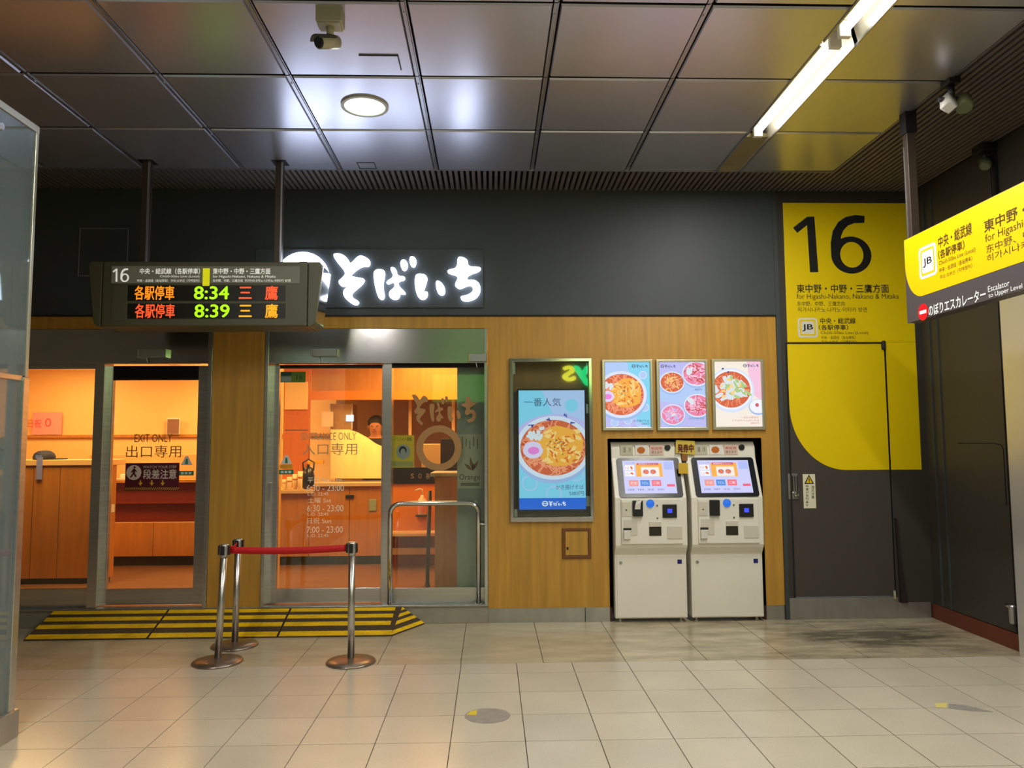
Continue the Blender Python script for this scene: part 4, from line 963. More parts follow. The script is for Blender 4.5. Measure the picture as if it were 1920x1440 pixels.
text_lines(fp, M_lw, yt, (('中央・総武線（各駅停車）', 262, 375, 503, 514, .012), ('東中野・中野・三鷹方面', 399, 507, 503, 514, .012), ('Chūō-Sōbu Line (Local)', 300, 374, 516, 521), ('for Higashi-Nakano, Nakano & Mitaka', 399, 517, 516, 522),
    ('中央・总武线（各站停车）', 257, 315, 523.5, 529), ('주오·소부선（각역정차）', 320, 374, 523.5, 529), ('东中野、中野、三鹰方向', 399, 455, 523.5, 529), ('히가시나카노·나카노·미타카 방면', 459, 545, 523.5, 529)))
m_ = MB(); pquad(m_, 380, 393, 503, 536, yt-.001); jb = build(m_, 'line_badge', mat('line_yellow', rgb(226, 222, 10), .5, emit=rgb(226, 222, 10), estr=.5), fp)
for (py0, py1) in ((535, 564), (569, 597)):
    a = prect(239, 535, py0, py1, yf); bx('led_panel', mat('led_black', rgb(22, 20, 12), .35), lb, a[0], a[1], yf, yb, a[2], a[3])
a = prect(209, 238, 535, 602, yf); bx('blank_panel', M_olive, lb, a[0], a[1], yf, yb, a[2], a[3], .002)
LO = emis('led_orange', rgb(255, 140, 10), 1.25); LR = emis('led_red', rgb(255, 84, 36), 1.2); LG = emis('led_green', rgb(178, 255, 0), 1.2); LA = emis('led_amber', rgb(255, 170, 20), 1.2)
for s_, x0, x1, y0, y1, mm in (('各駅停車', 252, 327, 536, 562, LO), ('8:34', 364, 429, 537, 561, LG), ('三', 448, 472, 538, 560, LR), ('鷹', 497, 521, 536, 562, LR),
                               ('各駅停車', 253, 328, 570, 596, LR), ('8:39', 365, 430, 571, 595, LG), ('三', 448, 472, 572, 594, LA), ('鷹', 497, 521, 570, 596, LA)):
    m_ = MB(); ptext(m_, s_, x0, x1, y0, y1, yt, bold=.02 if ':' not in s_ else .02); build(m_, 'led_text', mm, lb)

# ================================================================== SHOP SIGN ON THE FASCIA
a = prect(520, 906, 467, 577, -0.02)
ss = empty('shop_sign', ((a[0]+a[1])/2, -0.01, a[2]), 'glowing white brushed hiragana shop sign with ring mark on the dark fascia', 'sign')
bx('sign_board', M_dark, ss, a[0]-0.2, a[1], -0.020, -0.006, a[2], a[3], .002)
fr = facade_frame(0)
def pcrop(p): q = P(480+p[0]/4, 440+p[1]/4, -0.055); return (q.x, q.z)
names = ['brush_letter']*8
for grp in ([SO], [BA1, BA2, BA3, BA4], [II1, II2], [CHI]):
    m_ = MB()
    for poly in grp: m_.xz([pcrop(p) for p in chaikin(poly, 2)], -0.055, -0.03)
    build(m_, 'brush_letter', M_sign_white, ss)
q = P(567, 521, -0.055); rr = 50*6.85/1412
m_ = MB(); m_.ring(circ(q.x, q.z, rr, n=56), circ(q.x, q.z, rr*0.66, n=56), lambda u, v, d: (u, d, v), -0.055, -0.03)
rg = build(m_, 'ring_mark', M_sign_white, ss)
build(MB().box(q.x-rr*0.6, q.x+rr*0.6, -0.055, -0.03, q.z-0.03, q.z+0.03), 'bar_mark', M_sign_white, ss)
# outline of an access panel on the fascia
a = prect(148, 240, 428, 518, -0.01)
m_ = MB(); m_.ring([(a[0], a[2]), (a[1], a[2]), (a[1], a[3]), (a[0], a[3])], [(a[0]+.007, a[2]+.007), (a[1]-.007, a[2]+.007), (a[1]-.007, a[3]-.007), (a[0]+.007, a[3]-.007)], lambda u, v, d: (u, d, v), -0.014, -0.006)
ap = empty('access_panel', ((a[0]+a[1])/2, -0.01, a[2]), 'square access panel outlined by a thin pale edge on the dark fascia', 'panel')
build(m_, 'edge', mat('pale_edge', rgb(150, 150, 150), .4, .5), ap); bx('leaf', M_dark, ap, a[0]+.008, a[1]-.008, -0.010, -0.006, a[2]+.008, a[3]-.008)

# ================================================================== PLATFORM 16 WALL SIGN (yellow film over wall and staff door)
sy_ = -0.0035
yx0, yx1, yz1 = 2.766, 3.978, P(1585, 381).z
yz0 = P(1640, 881).z; yzc = P(1480, 760).z; rad = yzc-yz0
def film(mb, x0, x1, z0, z1, y):
    """the part of the yellow shape (rounded lower left corner) inside the window"""
    pts = []
    shape = [(yx0, yz1)]+[(yx0+rad*0.86-rad*0.86*math.cos(t*math.pi/2/24), yz0+rad-rad*math.sin(t*math.pi/2/24)) for t in range(25)]+[(yx1, yz0), (yx1, yz1)]
    def clip(p, f, g):
        out = []
        for i in range(len(p)):
            a, b = p[i], p[(i+1) % len(p)]
            fa, fb = f(a), f(b)
            if fa >= 0: out.append(a)
            if fa*fb < 0: t = fa/(fa-fb); out.append((a[0]+(b[0]-a[0])*t, a[1]+(b[1]-a[1])*t))
        return out
    for f in (lambda p: p[0]-x0, lambda p: x1-p[0], lambda p: p[1]-z0, lambda p: z1-p[1]): shape = clip(shape, f, None)
    mb.xz(shape, y, y+0.002); return mb
ps = empty('platform_sign', (3.37, -0.003, yz0), 'tall yellow platform number 16 sign filmed on the dark wall and staff door', 'sign')
build(film(MB(), 0, 9, 2.531, 9, sy_), 'upper_film', M_yellow, ps)
build(film(MB(), 3.693, 9, 0, 2.529, sy_), 'side_film', M_yellow, ps)
build(film(MB(), 0, 3.68, 0, 2.515, 0.0065), 'door_film', M_yellow, ps)
yt = sy_-0.0012
a = prect(1488, 1633, 403, 513, yt); m_ = MB(); sixteen(m_, facade_frame(yt), *a); build(m_, 'number', M_ink, ps)
text_lines(ps, M_ink, yt, (('東中野・中野・三鷹方面', 1494, 1666, 533, 549, .012), ('for Higashi-Nakano, Nakano & Mitaka', 1494, 1685, 551, 563), ('东中野、中野、三鹰方向', 1495, 1584, 565, 574), ('히가시나카노·나카노·미타카 방면', 1496, 1625, 576, 585),
    ('中央・総武線', 1538, 1604, 596, 607, .012), ('（各駅停車）', 1536, 1590, 609, 619, .012), ('Chūō-Sōbu Line (Local)', 1539, 1628, 621, 628), ('中央・总武线（各站停车）', 1540, 1604, 630, 636), ('주오·소부선（각역정차）', 1540, 1605, 638, 644)))
a = prect(1496, 1533, 596, 633, yt)
m_ = MB(); m_.m = 0; m_.xz(rrect(a[0], a[1], a[2], a[3], .028), yt, yt-.0005); m_.m = 1; m_.xz(rrect(a[0]+.017, a[1]-.017, a[2]+.017, a[3]-.017, .014), yt-.0006, yt-.001)
m_.m = 2; m_.xz(rrect(a[0]+.034, a[1]-.034, a[2]+.034, a[3]-.034, .008), yt-.0011, yt-.0015); m_.m = 3; ptext(m_, 'JB', 1505, 1524, 608, 621, yt-.002, bold=.02)
build(m_, 'line_badge', [M_white, M_yellow, M_white, M_ink], ps)
# warning sticker on the staff door
a = prect(1506, 1529, 889, 953, 0.008)
ws = build(MB().box(a[0], a[1], 0.006, 0.0095, a[2], a[3]), 'warning_sticker', mat('warning_paper', rgb(230, 226, 196), .5)); tag(ws, 'white vertical warning sticker with a yellow triangle on the staff door', 'sticker')
m_ = MB(); q = P(1517, 901, 0.005); m_.m = 0; m_.poly([(q.x-.045, .005, q.z-.03), (q.x+.045, .005, q.z-.03), (q.x, .005, q.z+.055)]); m_.m = 1; m_.poly([(q.x-.03, .0045, q.z-.022), (q.x+.03, .0045, q.z-.022), (q.x, .0045, q.z+.036)])
m_.m = 0; m_.box(q.x-.004, q.x+.004, .0035, .004, q.z-.004, q.z+.022); m_.box(q.x-.004, q.x+.004, .0035, .004, q.z-.017, q.z-.009)
for k, c_ in enumerate('足元注意'): ptext(m_, c_, 1521.5, 1527, 911+k*6.2, 916+k*6.2, .004)
for k, c_ in enumerate('段差があります'): ptext(m_, c_, 1511, 1516, 909+k*6, 913.5+k*6, .004)
build(m_, 'printing', [M_ink, mat('warning_yellow', rgb(236, 200, 20), .5)], ws)

# ================================================================== HANGING DIRECTION SIGN (right)
hx = 2.975; hx2 = 3.07
hs = empty('hanging_sign', (3.02, -3.0, 2.44), 'yellow and grey overhead direction sign hanging by the right wall slats', 'sign')
hy0, hy1, hz0, hz1 = -4.3, -1.652, 2.442, 3.045
build(MB().box(hx, hx2, hy0, hy1, hz0, hz1), 'sign_body', M_grey_sign, hs, bevel=.002)
fx = hx-0.0015
hzc = 2.60; R_ = 0.20
poly = [(hy0, hz1-.004), (hy0, hzc), (hy1-.008-R_, hzc)]+[(hy1-.008-R_+R_*math.sin(t*math.pi/32), hzc+R_*1.25-R_*1.25*math.cos(t*math.pi/32)) for t in range(1, 17)]+[(hy1-.008, hz1-.004)]
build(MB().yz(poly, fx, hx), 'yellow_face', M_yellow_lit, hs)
q = PZ(1702, 212, CEIL)
build(MB().box(2.99, 3.05, -1.735, -1.675, hz1, CEIL+0.04), 'hanger', mat('hanger_brown', rgb(74, 62, 52), .4, .3), hs, bevel=.003)
build(MB().box(2.987, 2.992, -1.69, -1.68, hz1, CEIL-.25), 'hanger_edge', M_rail, hs)
build(MB().box(2.98, 3.06, -1.745, -1.665, CEIL-0.16, CEIL+0.005), 'hanger_sleeve', M_black, hs)
build(MB().box(2.99, 3.05, -3.9, -3.84, hz1, CEIL+0.04), 'hanger', mat('hanger_brown', rgb(74, 62, 52), .4, .3), hs, bevel=.003)
hf = Frame((fx-.001, 0, 0), (0, -1, 0), (0, 0, 1), (-1, 0, 0))
def hy(px, py): return -PX(px, py, fx).y
def hz(px, py): return PX(px, py, fx).z
def htext(mb, s, tl, bl, trx, bold=0.0):
    """tl, bl: pixels of the top left and bottom left corner, trx: pixel of the top right corner"""
    u0 = hy(*bl); u1 = hy(*trx); return add_text(mb, s, hf, u0, u1, hz(*bl), hz(*tl), 0, bold)
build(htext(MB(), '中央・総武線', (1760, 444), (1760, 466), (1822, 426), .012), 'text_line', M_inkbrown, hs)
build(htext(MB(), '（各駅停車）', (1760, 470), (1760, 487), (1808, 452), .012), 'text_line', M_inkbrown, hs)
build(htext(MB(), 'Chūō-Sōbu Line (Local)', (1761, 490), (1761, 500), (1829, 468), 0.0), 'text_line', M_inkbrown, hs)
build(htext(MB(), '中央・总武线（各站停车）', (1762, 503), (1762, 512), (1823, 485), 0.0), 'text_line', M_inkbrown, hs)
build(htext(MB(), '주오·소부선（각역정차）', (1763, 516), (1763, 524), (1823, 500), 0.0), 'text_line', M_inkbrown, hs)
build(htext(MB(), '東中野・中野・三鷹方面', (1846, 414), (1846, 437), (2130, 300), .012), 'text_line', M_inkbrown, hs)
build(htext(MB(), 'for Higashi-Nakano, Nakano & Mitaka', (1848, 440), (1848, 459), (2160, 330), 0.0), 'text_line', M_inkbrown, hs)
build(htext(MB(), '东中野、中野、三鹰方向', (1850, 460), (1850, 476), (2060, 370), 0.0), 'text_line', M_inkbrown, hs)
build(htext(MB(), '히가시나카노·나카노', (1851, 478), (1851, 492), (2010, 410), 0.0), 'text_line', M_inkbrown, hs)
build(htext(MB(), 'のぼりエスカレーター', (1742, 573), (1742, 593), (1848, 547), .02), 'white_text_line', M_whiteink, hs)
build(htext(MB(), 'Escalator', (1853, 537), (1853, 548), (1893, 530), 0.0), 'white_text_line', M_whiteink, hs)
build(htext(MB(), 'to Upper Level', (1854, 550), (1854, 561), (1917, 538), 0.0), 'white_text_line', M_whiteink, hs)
b0 = (hy(1724, 500), hy(1757, 500), hz(1740, 520), hz(1740, 459))
m_ = MB(); fn = lambda u, v, d: hf(u, v, d)
m_.m = 0; m_.prism(rrect(b0[0], b0[1], b0[2], b0[3], .03), fn, 0, .0005); m_.m = 1; m_.prism(rrect(b0[0]+.02, b0[1]-.02, b0[2]+.02, b0[3]-.02, .018), fn, .0006, .001)
m_.m = 0; m_.prism(rrect(b0[0]+.036, b0[1]-.036, b0[2]+.036, b0[3]-.036, .01), fn, .0011, .0015); m_.m = 2; add_text(m_, 'JB', hf, b0[0]+.052, b0[1]-.052, b0[2]+.075, b0[3]-.085, .002, .02)
build(m_, 'line_badge', [mat('badge_white', rgb(250, 246, 240), .5, emit=(1, 1, 1, 1), estr=.35), M_yellow_lit, M_ink], hs)
cu_, cv_ = (hy(1723, 585)+hy(1739, 585))/2, hz(1731, 585)
m_ = MB(); m_.m = 0; m_.prism(circ(cu_, cv_, .058), fn, 0, .0005); m_.m = 1; m_.prism([(cu_-.04, cv_-.012), (cu_+.04, cv_-.012), (cu_+.04, cv_+.012), (cu_-.04, cv_+.012)], fn, .0006, .001)
build(m_, 'no_entry_mark', [mat('sign_red', rgb(226, 16, 30), .4, emit=rgb(226, 16, 30), estr=.3), M_whiteink], hs)

# ================================================================== PICTURES (printed soba bowls)
def blob(cx, cz, r, n=9, j=0.3, sq=0.6, rot=None):
    rot = random.uniform(0, 6.28) if rot is None else rot; out = []
    for i in range(n):
        a = 2*math.pi*i/n; rr = r*(1+random.uniform(-j, j)); x, z = rr*math.cos(a), rr*sq*math.sin(a)
        out.append((cx+x*math.cos(rot)-z*math.sin(rot), cz+x*math.sin(rot)+z*math.cos(rot)))
    return out
def clip_rect(p, x0, x1, z0, z1):
    for f in (lambda q: q[0]-x0, lambda q: x1-q[0], lambda q: q[1]-z0, lambda q: z1-q[1]):
        out = []
        for i in range(len(p)):
            a, b = p[i], p[(i+1) % len(p)]; fa, fb = f(a), f(b)
            if fa >= 0: out.append(a)
            if fa*fb < 0: t = fa/(fa-fb); out.append((a[0]+(b[0]-a[0])*t, a[1]+(b[1]-a[1])*t))
        p = out
        if len(p) < 3: return None
    return p
class Pic:
    """flat printed picture: layered polygons clipped to the sheet, one mesh with several inks"""
    def __init__(s, fr, w, h): s.fr = fr; s.w = w; s.h = h; s.mb = MB(); s.mats = []; s.d = 0.0
    def ink(s, m):
        if m not in s.mats: s.mats.append(m)
        s.mb.m = s.mats.index(m); s.d += 0.00012
    def poly(s, m, p, clip=True):
        s.ink(m)
        if clip: p = clip_rect(p, 0, s.w, 0, s.h)
        if p: s.mb.poly([s.fr(u, v, s.d) for u, v in p])
    def polys(s, m, ps):
        s.ink(m)
        for p in ps:
            p = clip_rect(p, 0, s.w, 0, s.h)
            if p: s.mb.poly([s.fr(u, v, s.d) for u, v in p])
            s.d += 0.000004
    def text(s, m, t, u0, u1, v0, v1, bold=0.0): s.ink(m); add_text(s.mb, t, s.fr, u0, u1, v0, v1, s.d, bold)
    def logo(s, m, u0, u1, v0, v1): s.ink(m); brush_logo(s.mb, s.fr, u0, u1, v0, v1, s.d, True, 1)
    def strands(s, m, cx, cz, rx, rz, n, w):
        ps = []
        for _ in range(n):
            a = random.uniform(0, 6.28); t0 = random.uniform(0, 6.28); r0 = math.sqrt(random.random())*0.9
            x, z = cx+rx*r0*math.cos(a)*.8, cz+rz*r0*math.sin(a)*.8
            L = random.uniform(.25, .55)*rx; c = random.uniform(-2.2, 2.2)
            c1, c2 = [], []
            for k in range(7):
                th = t0+c*(k/6-.5); x += math.cos(th)*L/6; z += math.sin(th)*L/6*rz/rx
                dx, dz = x-cx, z-cz; q = math.hypot(dx/rx, dz/rz)
                if q > .97: x, z = cx+dx/q*.97, cz+dz/q*.97
                c1.append((x-math.sin(th)*w, z+math.cos(th)*w)); c2.append((x+math.sin(th)*w, z-math.cos(th)*w))
            ps.append(c1+c2[::-1])
        s.polys(m, ps)
    def build(s, name, parent): return build(s.mb, name, s.mats, parent)
def I(name, r, g, b, s=0.95): return emis('ink_'+name, rgb(r, g, b), s)
I_sky = I('sky', 130, 214, 246); I_sky2 = I('paleblue', 178, 206, 250); I_lav = I('lavender', 190, 190, 246); I_bowl = I('bowl', 222, 232, 252); I_bowl_s = I('bowlshade', 160, 190, 240)
I_soup = I('soup', 216, 96, 56); I_nood = I('noodle', 250, 158, 116); I_nood2 = I('noodle2', 190, 62, 34); I_temp = I('tempura', 250, 176, 60); I_temp2 = I('tempura2', 255, 214, 130); I_temp3 = I('tempura3', 228, 110, 30)
I_egg = I('egg', 226, 216, 250); I_yolk = I('yolk', 240, 130, 222); I_navy = I('navy', 40, 60, 160); I_txt = I('printink', 70, 84, 120); I_blue = I('brandblue', 16, 104, 226); I_wht = I('white', 245, 248, 255); I_scal = I('scallion', 222, 232, 240); I_grn = I('green', 176, 206, 130); I_pnk = I('pink', 240, 130, 170); I_pnk2 = I('palepink', 250, 200, 226); I_crm = I('cream', 250, 240, 226); I_drk = I('darkherb', 84, 74, 60); I_rose = I('rosetext', 210, 90, 110)
def tempura_bowl(pc, cx, cz, r, sq, egg=True, strands=70):
    pc.poly(I_bowl_s, [(p[0], p[1]-r*.10) for p in circ(cx, cz, r*1.16, r*1.16*sq, 48)]); pc.poly(I_bowl, circ(cx, cz, r*1.14, r*1.14*sq, 48))
    pc.poly(I_soup, circ(cx, cz, r, r*sq, 48))
    pc.strands(I_nood2, cx, cz, r, r*sq, strands//2, r*.012); pc.strands(I_nood, cx, cz, r, r*sq, strands*4, r*.016)
    tx, tz, tr = cx+r*.22, cz+r*.06*sq, r*.70
    pc.poly(I_temp, blob(tx, tz, tr, 22, .08, sq*1.02, 0))
    pc.polys(I_temp2, [blob(tx+random.uniform(-.75, .75)*tr, tz+random.uniform(-.75, .75)*tr*sq, tr*.20, 8, .4, .4) for _ in range(34)])
    pc.polys(I_temp3, [blob(tx+random.uniform(-.75, .75)*tr, tz+random.uniform(-.75, .75)*tr*sq, tr*.13, 7, .4, .35) for _ in range(30)])
    pc.polys(I_temp, [blob(tx+random.uniform(-.7, .7)*tr, tz+random.uniform(-.7, .7)*tr*sq, tr*.15, 8, .4, .4) for _ in range(22)])
    pc.polys(I_drk, [blob(tx+random.gauss(-.1, .22)*tr, tz+random.gauss(0, .15)*tr, tr*.045, 5, .4, .5) for _ in range(18)])
    pc.polys(I_temp2, [blob(tx+random.gauss(-.1, .22)*tr, tz+random.gauss(0, .15)*tr, tr*.05, 5, .4, .5) for _ in range(12)])
    if egg:
        pc.polys(I_scal, [blob(cx-r*.62+random.gauss(0, .12)*r, cz+r*.42*sq+random.gauss(0, .08)*r, r*.09, 7, .3, .7) for _ in range(14)])
        pc.poly(I_egg, blob(cx-r*.62, cz-r*.08*sq, r*.30, 16, .05, .85, 0)); pc.poly(I_yolk, blob(cx-r*.60, cz-r*.10*sq, r*.17, 14, .05, .7, 0))

# ================================================================== DIGITAL SIGNAGE BOX
sx0, sx1, sz0, sz1 = SIGN
sb = empty('signage_box', ((sx0+sx1)/2, 0.05, sz0), 'tall steel framed signage box with a lit noodle advert screen in the oak wall', 'signage')
m_ = MB(); t_ = 0.026
m_.ring([(sx0-.004, sz0-.004), (sx1+.004, sz0-.004), (sx1+.004, sz1+.004), (sx0-.004, sz1+.004)], [(sx0+t_, sz0+t_*1.5), (sx1-t_, sz0+t_*1.5), (sx1-t_, sz1-t_), (sx0+t_, sz1-t_)], lambda u, v, d: (u, d, v), -0.03, 0.02)
build(m_, 'frame', M_chrome, sb, bevel=.003)
m_ = MB(); m_.box(sx0, sx1, 0.17, 0.185, sz0, sz1); build(m_, 'back_board', mat('box_back', rgb(190, 144, 60), .5, noise=.12, nscale=(20, 20, 1.5)), sb)
for a_, b_, c_, d_ in ((sx0, sx0+.012, sz0, sz1), (sx1-.012, sx1, sz0, sz1), (sx0, sx1, sz0, sz0+.012), (sx0, sx1, sz1-.012, sz1)):
    bx('box_side', mat('box_side', rgb(110, 88, 44), .5), sb, a_, b_, 0.0, 0.18, c_, d_)
a = prect(973, 1097, 732, 955, 0.06)
dw, dh = a[1]-a[0], a[3]-a[2]
dp = bx('display', M_black, sb, a[0]-.014, a[1]+.012, 0.055, 0.13, a[2]-.02, a[3]+.016, .004)
fr = Frame((a[0], 0.054, a[2]), (1, 0, 0), (0, 0, 1), (0, -1, 0))
pc = Pic(fr, dw, dh)
pc.poly(I_sky, [(0, 0), (dw, 0), (dw, dh), (0, dh)])
pc.poly(I_sky2, [(dw*.35, dh), (dw, dh), (dw, dh*.45), (dw*.6, dh*.7)]); pc.poly(I_lav, circ(dw*.55, dh*.58, dw*.62, dh*.22))
for (u, v) in ((.80, .87), (.16, .22), (.52, .13), (.86, .30)): pc.poly(I_sky2, circ(dw*u, dh*v, dw*.12)); pc.poly(I_sky, circ(dw*u, dh*v, dw*.10))
tempura_bowl(pc, dw*.52, dh*.515, dw*.50, 0.84)
for (u, v, s_) in ((.46, .755, .035), (.72, .785, .035), (.80, .73, .04), (.18, .70, .04)): pc.polys(I_navy, [blob(dw*u+random.gauss(0, .012), dh*v+random.gauss(0, .008), dw*s_*.7, 6, .3, .35) for _ in range(4)])
pc.text(I_txt, '一番人気', dw*.08, dw*.64, dh*.865, dh*.935)
pc.text(I_txt, 'かき揚げそば', dw*.55, dw*.97, dh*.165, dh*.205); pc.text(I_txt, '580円', dw*.75, dw*.97, dh*.115, dh*.15)
pc.poly(I_blue, [(0, 0), (dw, 0), (dw, dh*.095), (0, dh*.095)]); pc.logo(I_wht, dw*.34, dw*.70, dh*.025, dh*.072)
pc.build('screen_image', dp)
for (px, py0, py1) in ((963, 679, 702), (1103, 680, 702), (1103, 757, 775), (1103, 930, 950), (967, 955, 972)):
    a = prect(px-3.5, px+3.5, py0, py1, .02); bx('clip', M_steel_m, sb, a[0], a[1], .02, .06, a[2], a[3], .003)
build(MB().box(sx0+.02, sx1-.02, 0.004, 0.008, sz0+.03, sz1-.02), 'cover_glass', M_glass, sb)
# small access hatch under it
a = prect(1054, 1108, 990, 1047)
hh = empty('oak_hatch', ((a[0]+a[1])/2, 0, a[2]), 'small square oak hatch with a brown frame under the signage box', 'hatch')
m_ = MB(); m_.ring([(a[0], a[2]), (a[1], a[2]), (a[1], a[3]), (a[0], a[3])], [(a[0]+.026, a[2]+.026), (a[1]-.026, a[2]+.026), (a[1]-.026, a[3]-.026), (a[0]+.026, a[3]-.026)], lambda u, v, d: (u, d, v), -0.014, 0.0)
build(m_, 'frame', mat('brown_frame', rgb(112, 66, 24), .5), hh, bevel=.003); bx('door', M_wood, hh, a[0]+.028, a[1]-.028, -0.008, 0, a[2]+.028, a[3]-.028, .003)
q = P(1064, 1028); bx('latch', M_ink, hh, q.x-.008, q.x+.008, -.012, -.007, q.z-.012, q.z+.012)

# ================================================================== THREE LIGHTBOX MENU POSTERS
def lightbox(px0, px1, py0, py1, label):
    x0, x1, z0, z1 = prect(px0, px1, py0, py1, -0.02)
    r = empty('menu_lightbox', ((x0+x1)/2, 0, z0), label, 'lightbox', 'lit menu posters above the ticket machines')
    t = .030; m = MB(); m.ring([(x0, z0), (x1, z0), (x1, z1), (x0, z1)], [(x0+t, z0+t), (x1-t, z0+t), (x1-t, z1-t*.8), (x0+t, z1-t*.8)], lambda u, v, d: (u, d, v), -0.028, 0.0)
    build(m, 'frame', mat('champagne_frame', rgb(196, 190, 160), .3, .6), r, bevel=.006)
    sh = build(MB().box(x0+t, x1-t, -.012, 0, z0+t, z1-t*.8), 'poster_sheet', M_white, r)
    w, h = x1-x0-2*t, z1-z0-1.8*t
    return r, sh, Pic(Frame((x0+t, -.0125, z0+t), (1, 0, 0), (0, 0, 1), (0, -1, 0)), w, h)
r_, sh_, pc = lightbox(1129, 1225, 674, 807, 'lit menu poster of a tempura noodle bowl on pale blue, leftmost of three'); w, h = pc.w, pc.h
pc.poly(I_sky2, [(0, 0), (w, 0), (w, h), (0, h)]); pc.poly(I_sky, [(w*.7, h*.1), (w, 0), (w, h), (w*.5, h)]); pc.poly(I_lav, [(0, 0), (w*.7, 0), (w*.5, h*.25), (0, h*.3)])
for (u, v) in ((.2, .07), (.5, .1), (.88, .3), (.85, .8)): pc.poly(I_bowl, circ(w*u, h*v, w*.09)); pc.poly(I_sky2, circ(w*u, h*v, w*.075))
tempura_bowl(pc, w*.36, h*.50, w*.50, .92, True, 50); pc.logo(I_txt, w*.60, w*.96, h*.91, h*.965); pc.text(I_txt, 'かき揚げそば', w*.62, w*.97, h*.075, h*.115); pc.text(I_txt, '580円', w*.80, w*.97, h*.035, h*.065)
pc.build('poster_print', sh_)
r_, sh_, pc = lightbox(1231, 1329, 674, 807, 'lit menu poster with four small bowls, middle of the three'); w, h = pc.w, pc.h
pc.poly(I_lav, [(0, 0), (w, 0), (w, h), (0, h)]); pc.poly(I_sky2, [(0, h*.4), (w, h*.3), (w, h*.75), (0, h*.8)])
def small_bowl(pc, cx, cz, r, a, b, c):
    pc.poly(I_bowl_s, circ(cx, cz-r*.12, r*1.12, r*.98)); pc.poly(I_bowl, circ(cx, cz, r*1.1, r*.95)); pc.poly(a, circ(cx, cz, r, r*.84))
    pc.strands(b, cx, cz, r, r*.84, 36, r*.035); pc.strands(c, cx, cz, r, r*.84, 24, r*.03)
small_bowl(pc, w*.28, h*.69, w*.25, I_soup, I_nood, I_temp2); small_bowl(pc, w*.82, h*.82, w*.29, I_pnk, I_pnk2, I_nood2); small_bowl(pc, w*.82, h*.33, w*.27, I_pnk, I_pnk2, I_nood2); small_bowl(pc, w*.28, h*.19, w*.24, I_pnk, I_pnk2, I_lav)
pc.polys(I_scal, [blob(w*.66, h*.86, w*.1, 9), blob(w*.68, h*.39, w*.1, 9), blob(w*.28, h*.19, w*.05, 7)])
pc.logo(I_txt, w*.03, w*.36, h*.91, h*.965); pc.text(I_txt, '冷たいおそば', w*.62, w*.96, h*.115, h*.15); pc.text(I_txt, '480円', w*.76, w*.92, h*.56, h*.59)
pc.build('poster_print', sh_)
r_, sh_, pc = lightbox(1335, 1434, 673, 806, 'lit cream menu poster of a vegetable noodle bowl, rightmost of three'); w, h = pc.w, pc.h
pc.poly(I_crm, [(0, 0), (w, 0), (w, h), (0, h)]); pc.poly(I_pnk2, [(w*.8, h*.5), (w, h*.4), (w, h), (w*.7, h)]); pc.poly(I_bowl, circ(w*.35, h*.56, w*.50, w*.48)); pc.poly(I_wht, circ(w*.35, h*.57, w*.46, w*.43)); pc.poly(I_soup, circ(w*.35, h*.57, w*.42, w*.39)); pc.strands(I_nood, w*.35, h*.57, w*.42, w*.39, 110, w*.007)
pc.polys(I_scal, [blob(w*.35+random.gauss(0, .13)*w, h*.57+random.gauss(0, .09)*h, w*.09, 9, .3, .6) for _ in range(34)]); pc.polys(I_grn, [blob(w*.40+random.gauss(0, .13)*w, h*.58+random.gauss(0, .09)*h, w*.07, 8, .4, .5) for _ in range(14)]); pc.polys(I_temp2, [blob(w*.33+random.gauss(0, .12)*w, h*.55+random.gauss(0, .08)*h, w*.05, 7, .4, .5) for _ in range(10)])
pc.poly(I_bowl_s, circ(w*.92, h*.30, w*.2, w*.17)); pc.poly(I_wht, circ(w*.92, h*.31, w*.18, w*.15)); pc.poly(I_rose, circ(w*.90, h*.33, w*.04))
pc.polys(I_navy, [blob(w*.18, h*.89, w*.03, 5), blob(w*.30, h*.84, w*.03, 5)])
pc.logo(I_txt, w*.62, w*.96, h*.91, h*.965); pc.text(I_rose, '一日分の野菜が', w*.55, w*.93, h*.125, h*.155); pc.text(I_rose, 'とれるちゃんぽんそば', w*.36, w*.93, h*.08, h*.11); pc.text(I_rose, '680円', w*.75, w*.93, h*.04, h*.065)
pc.build('poster_print', sh_)

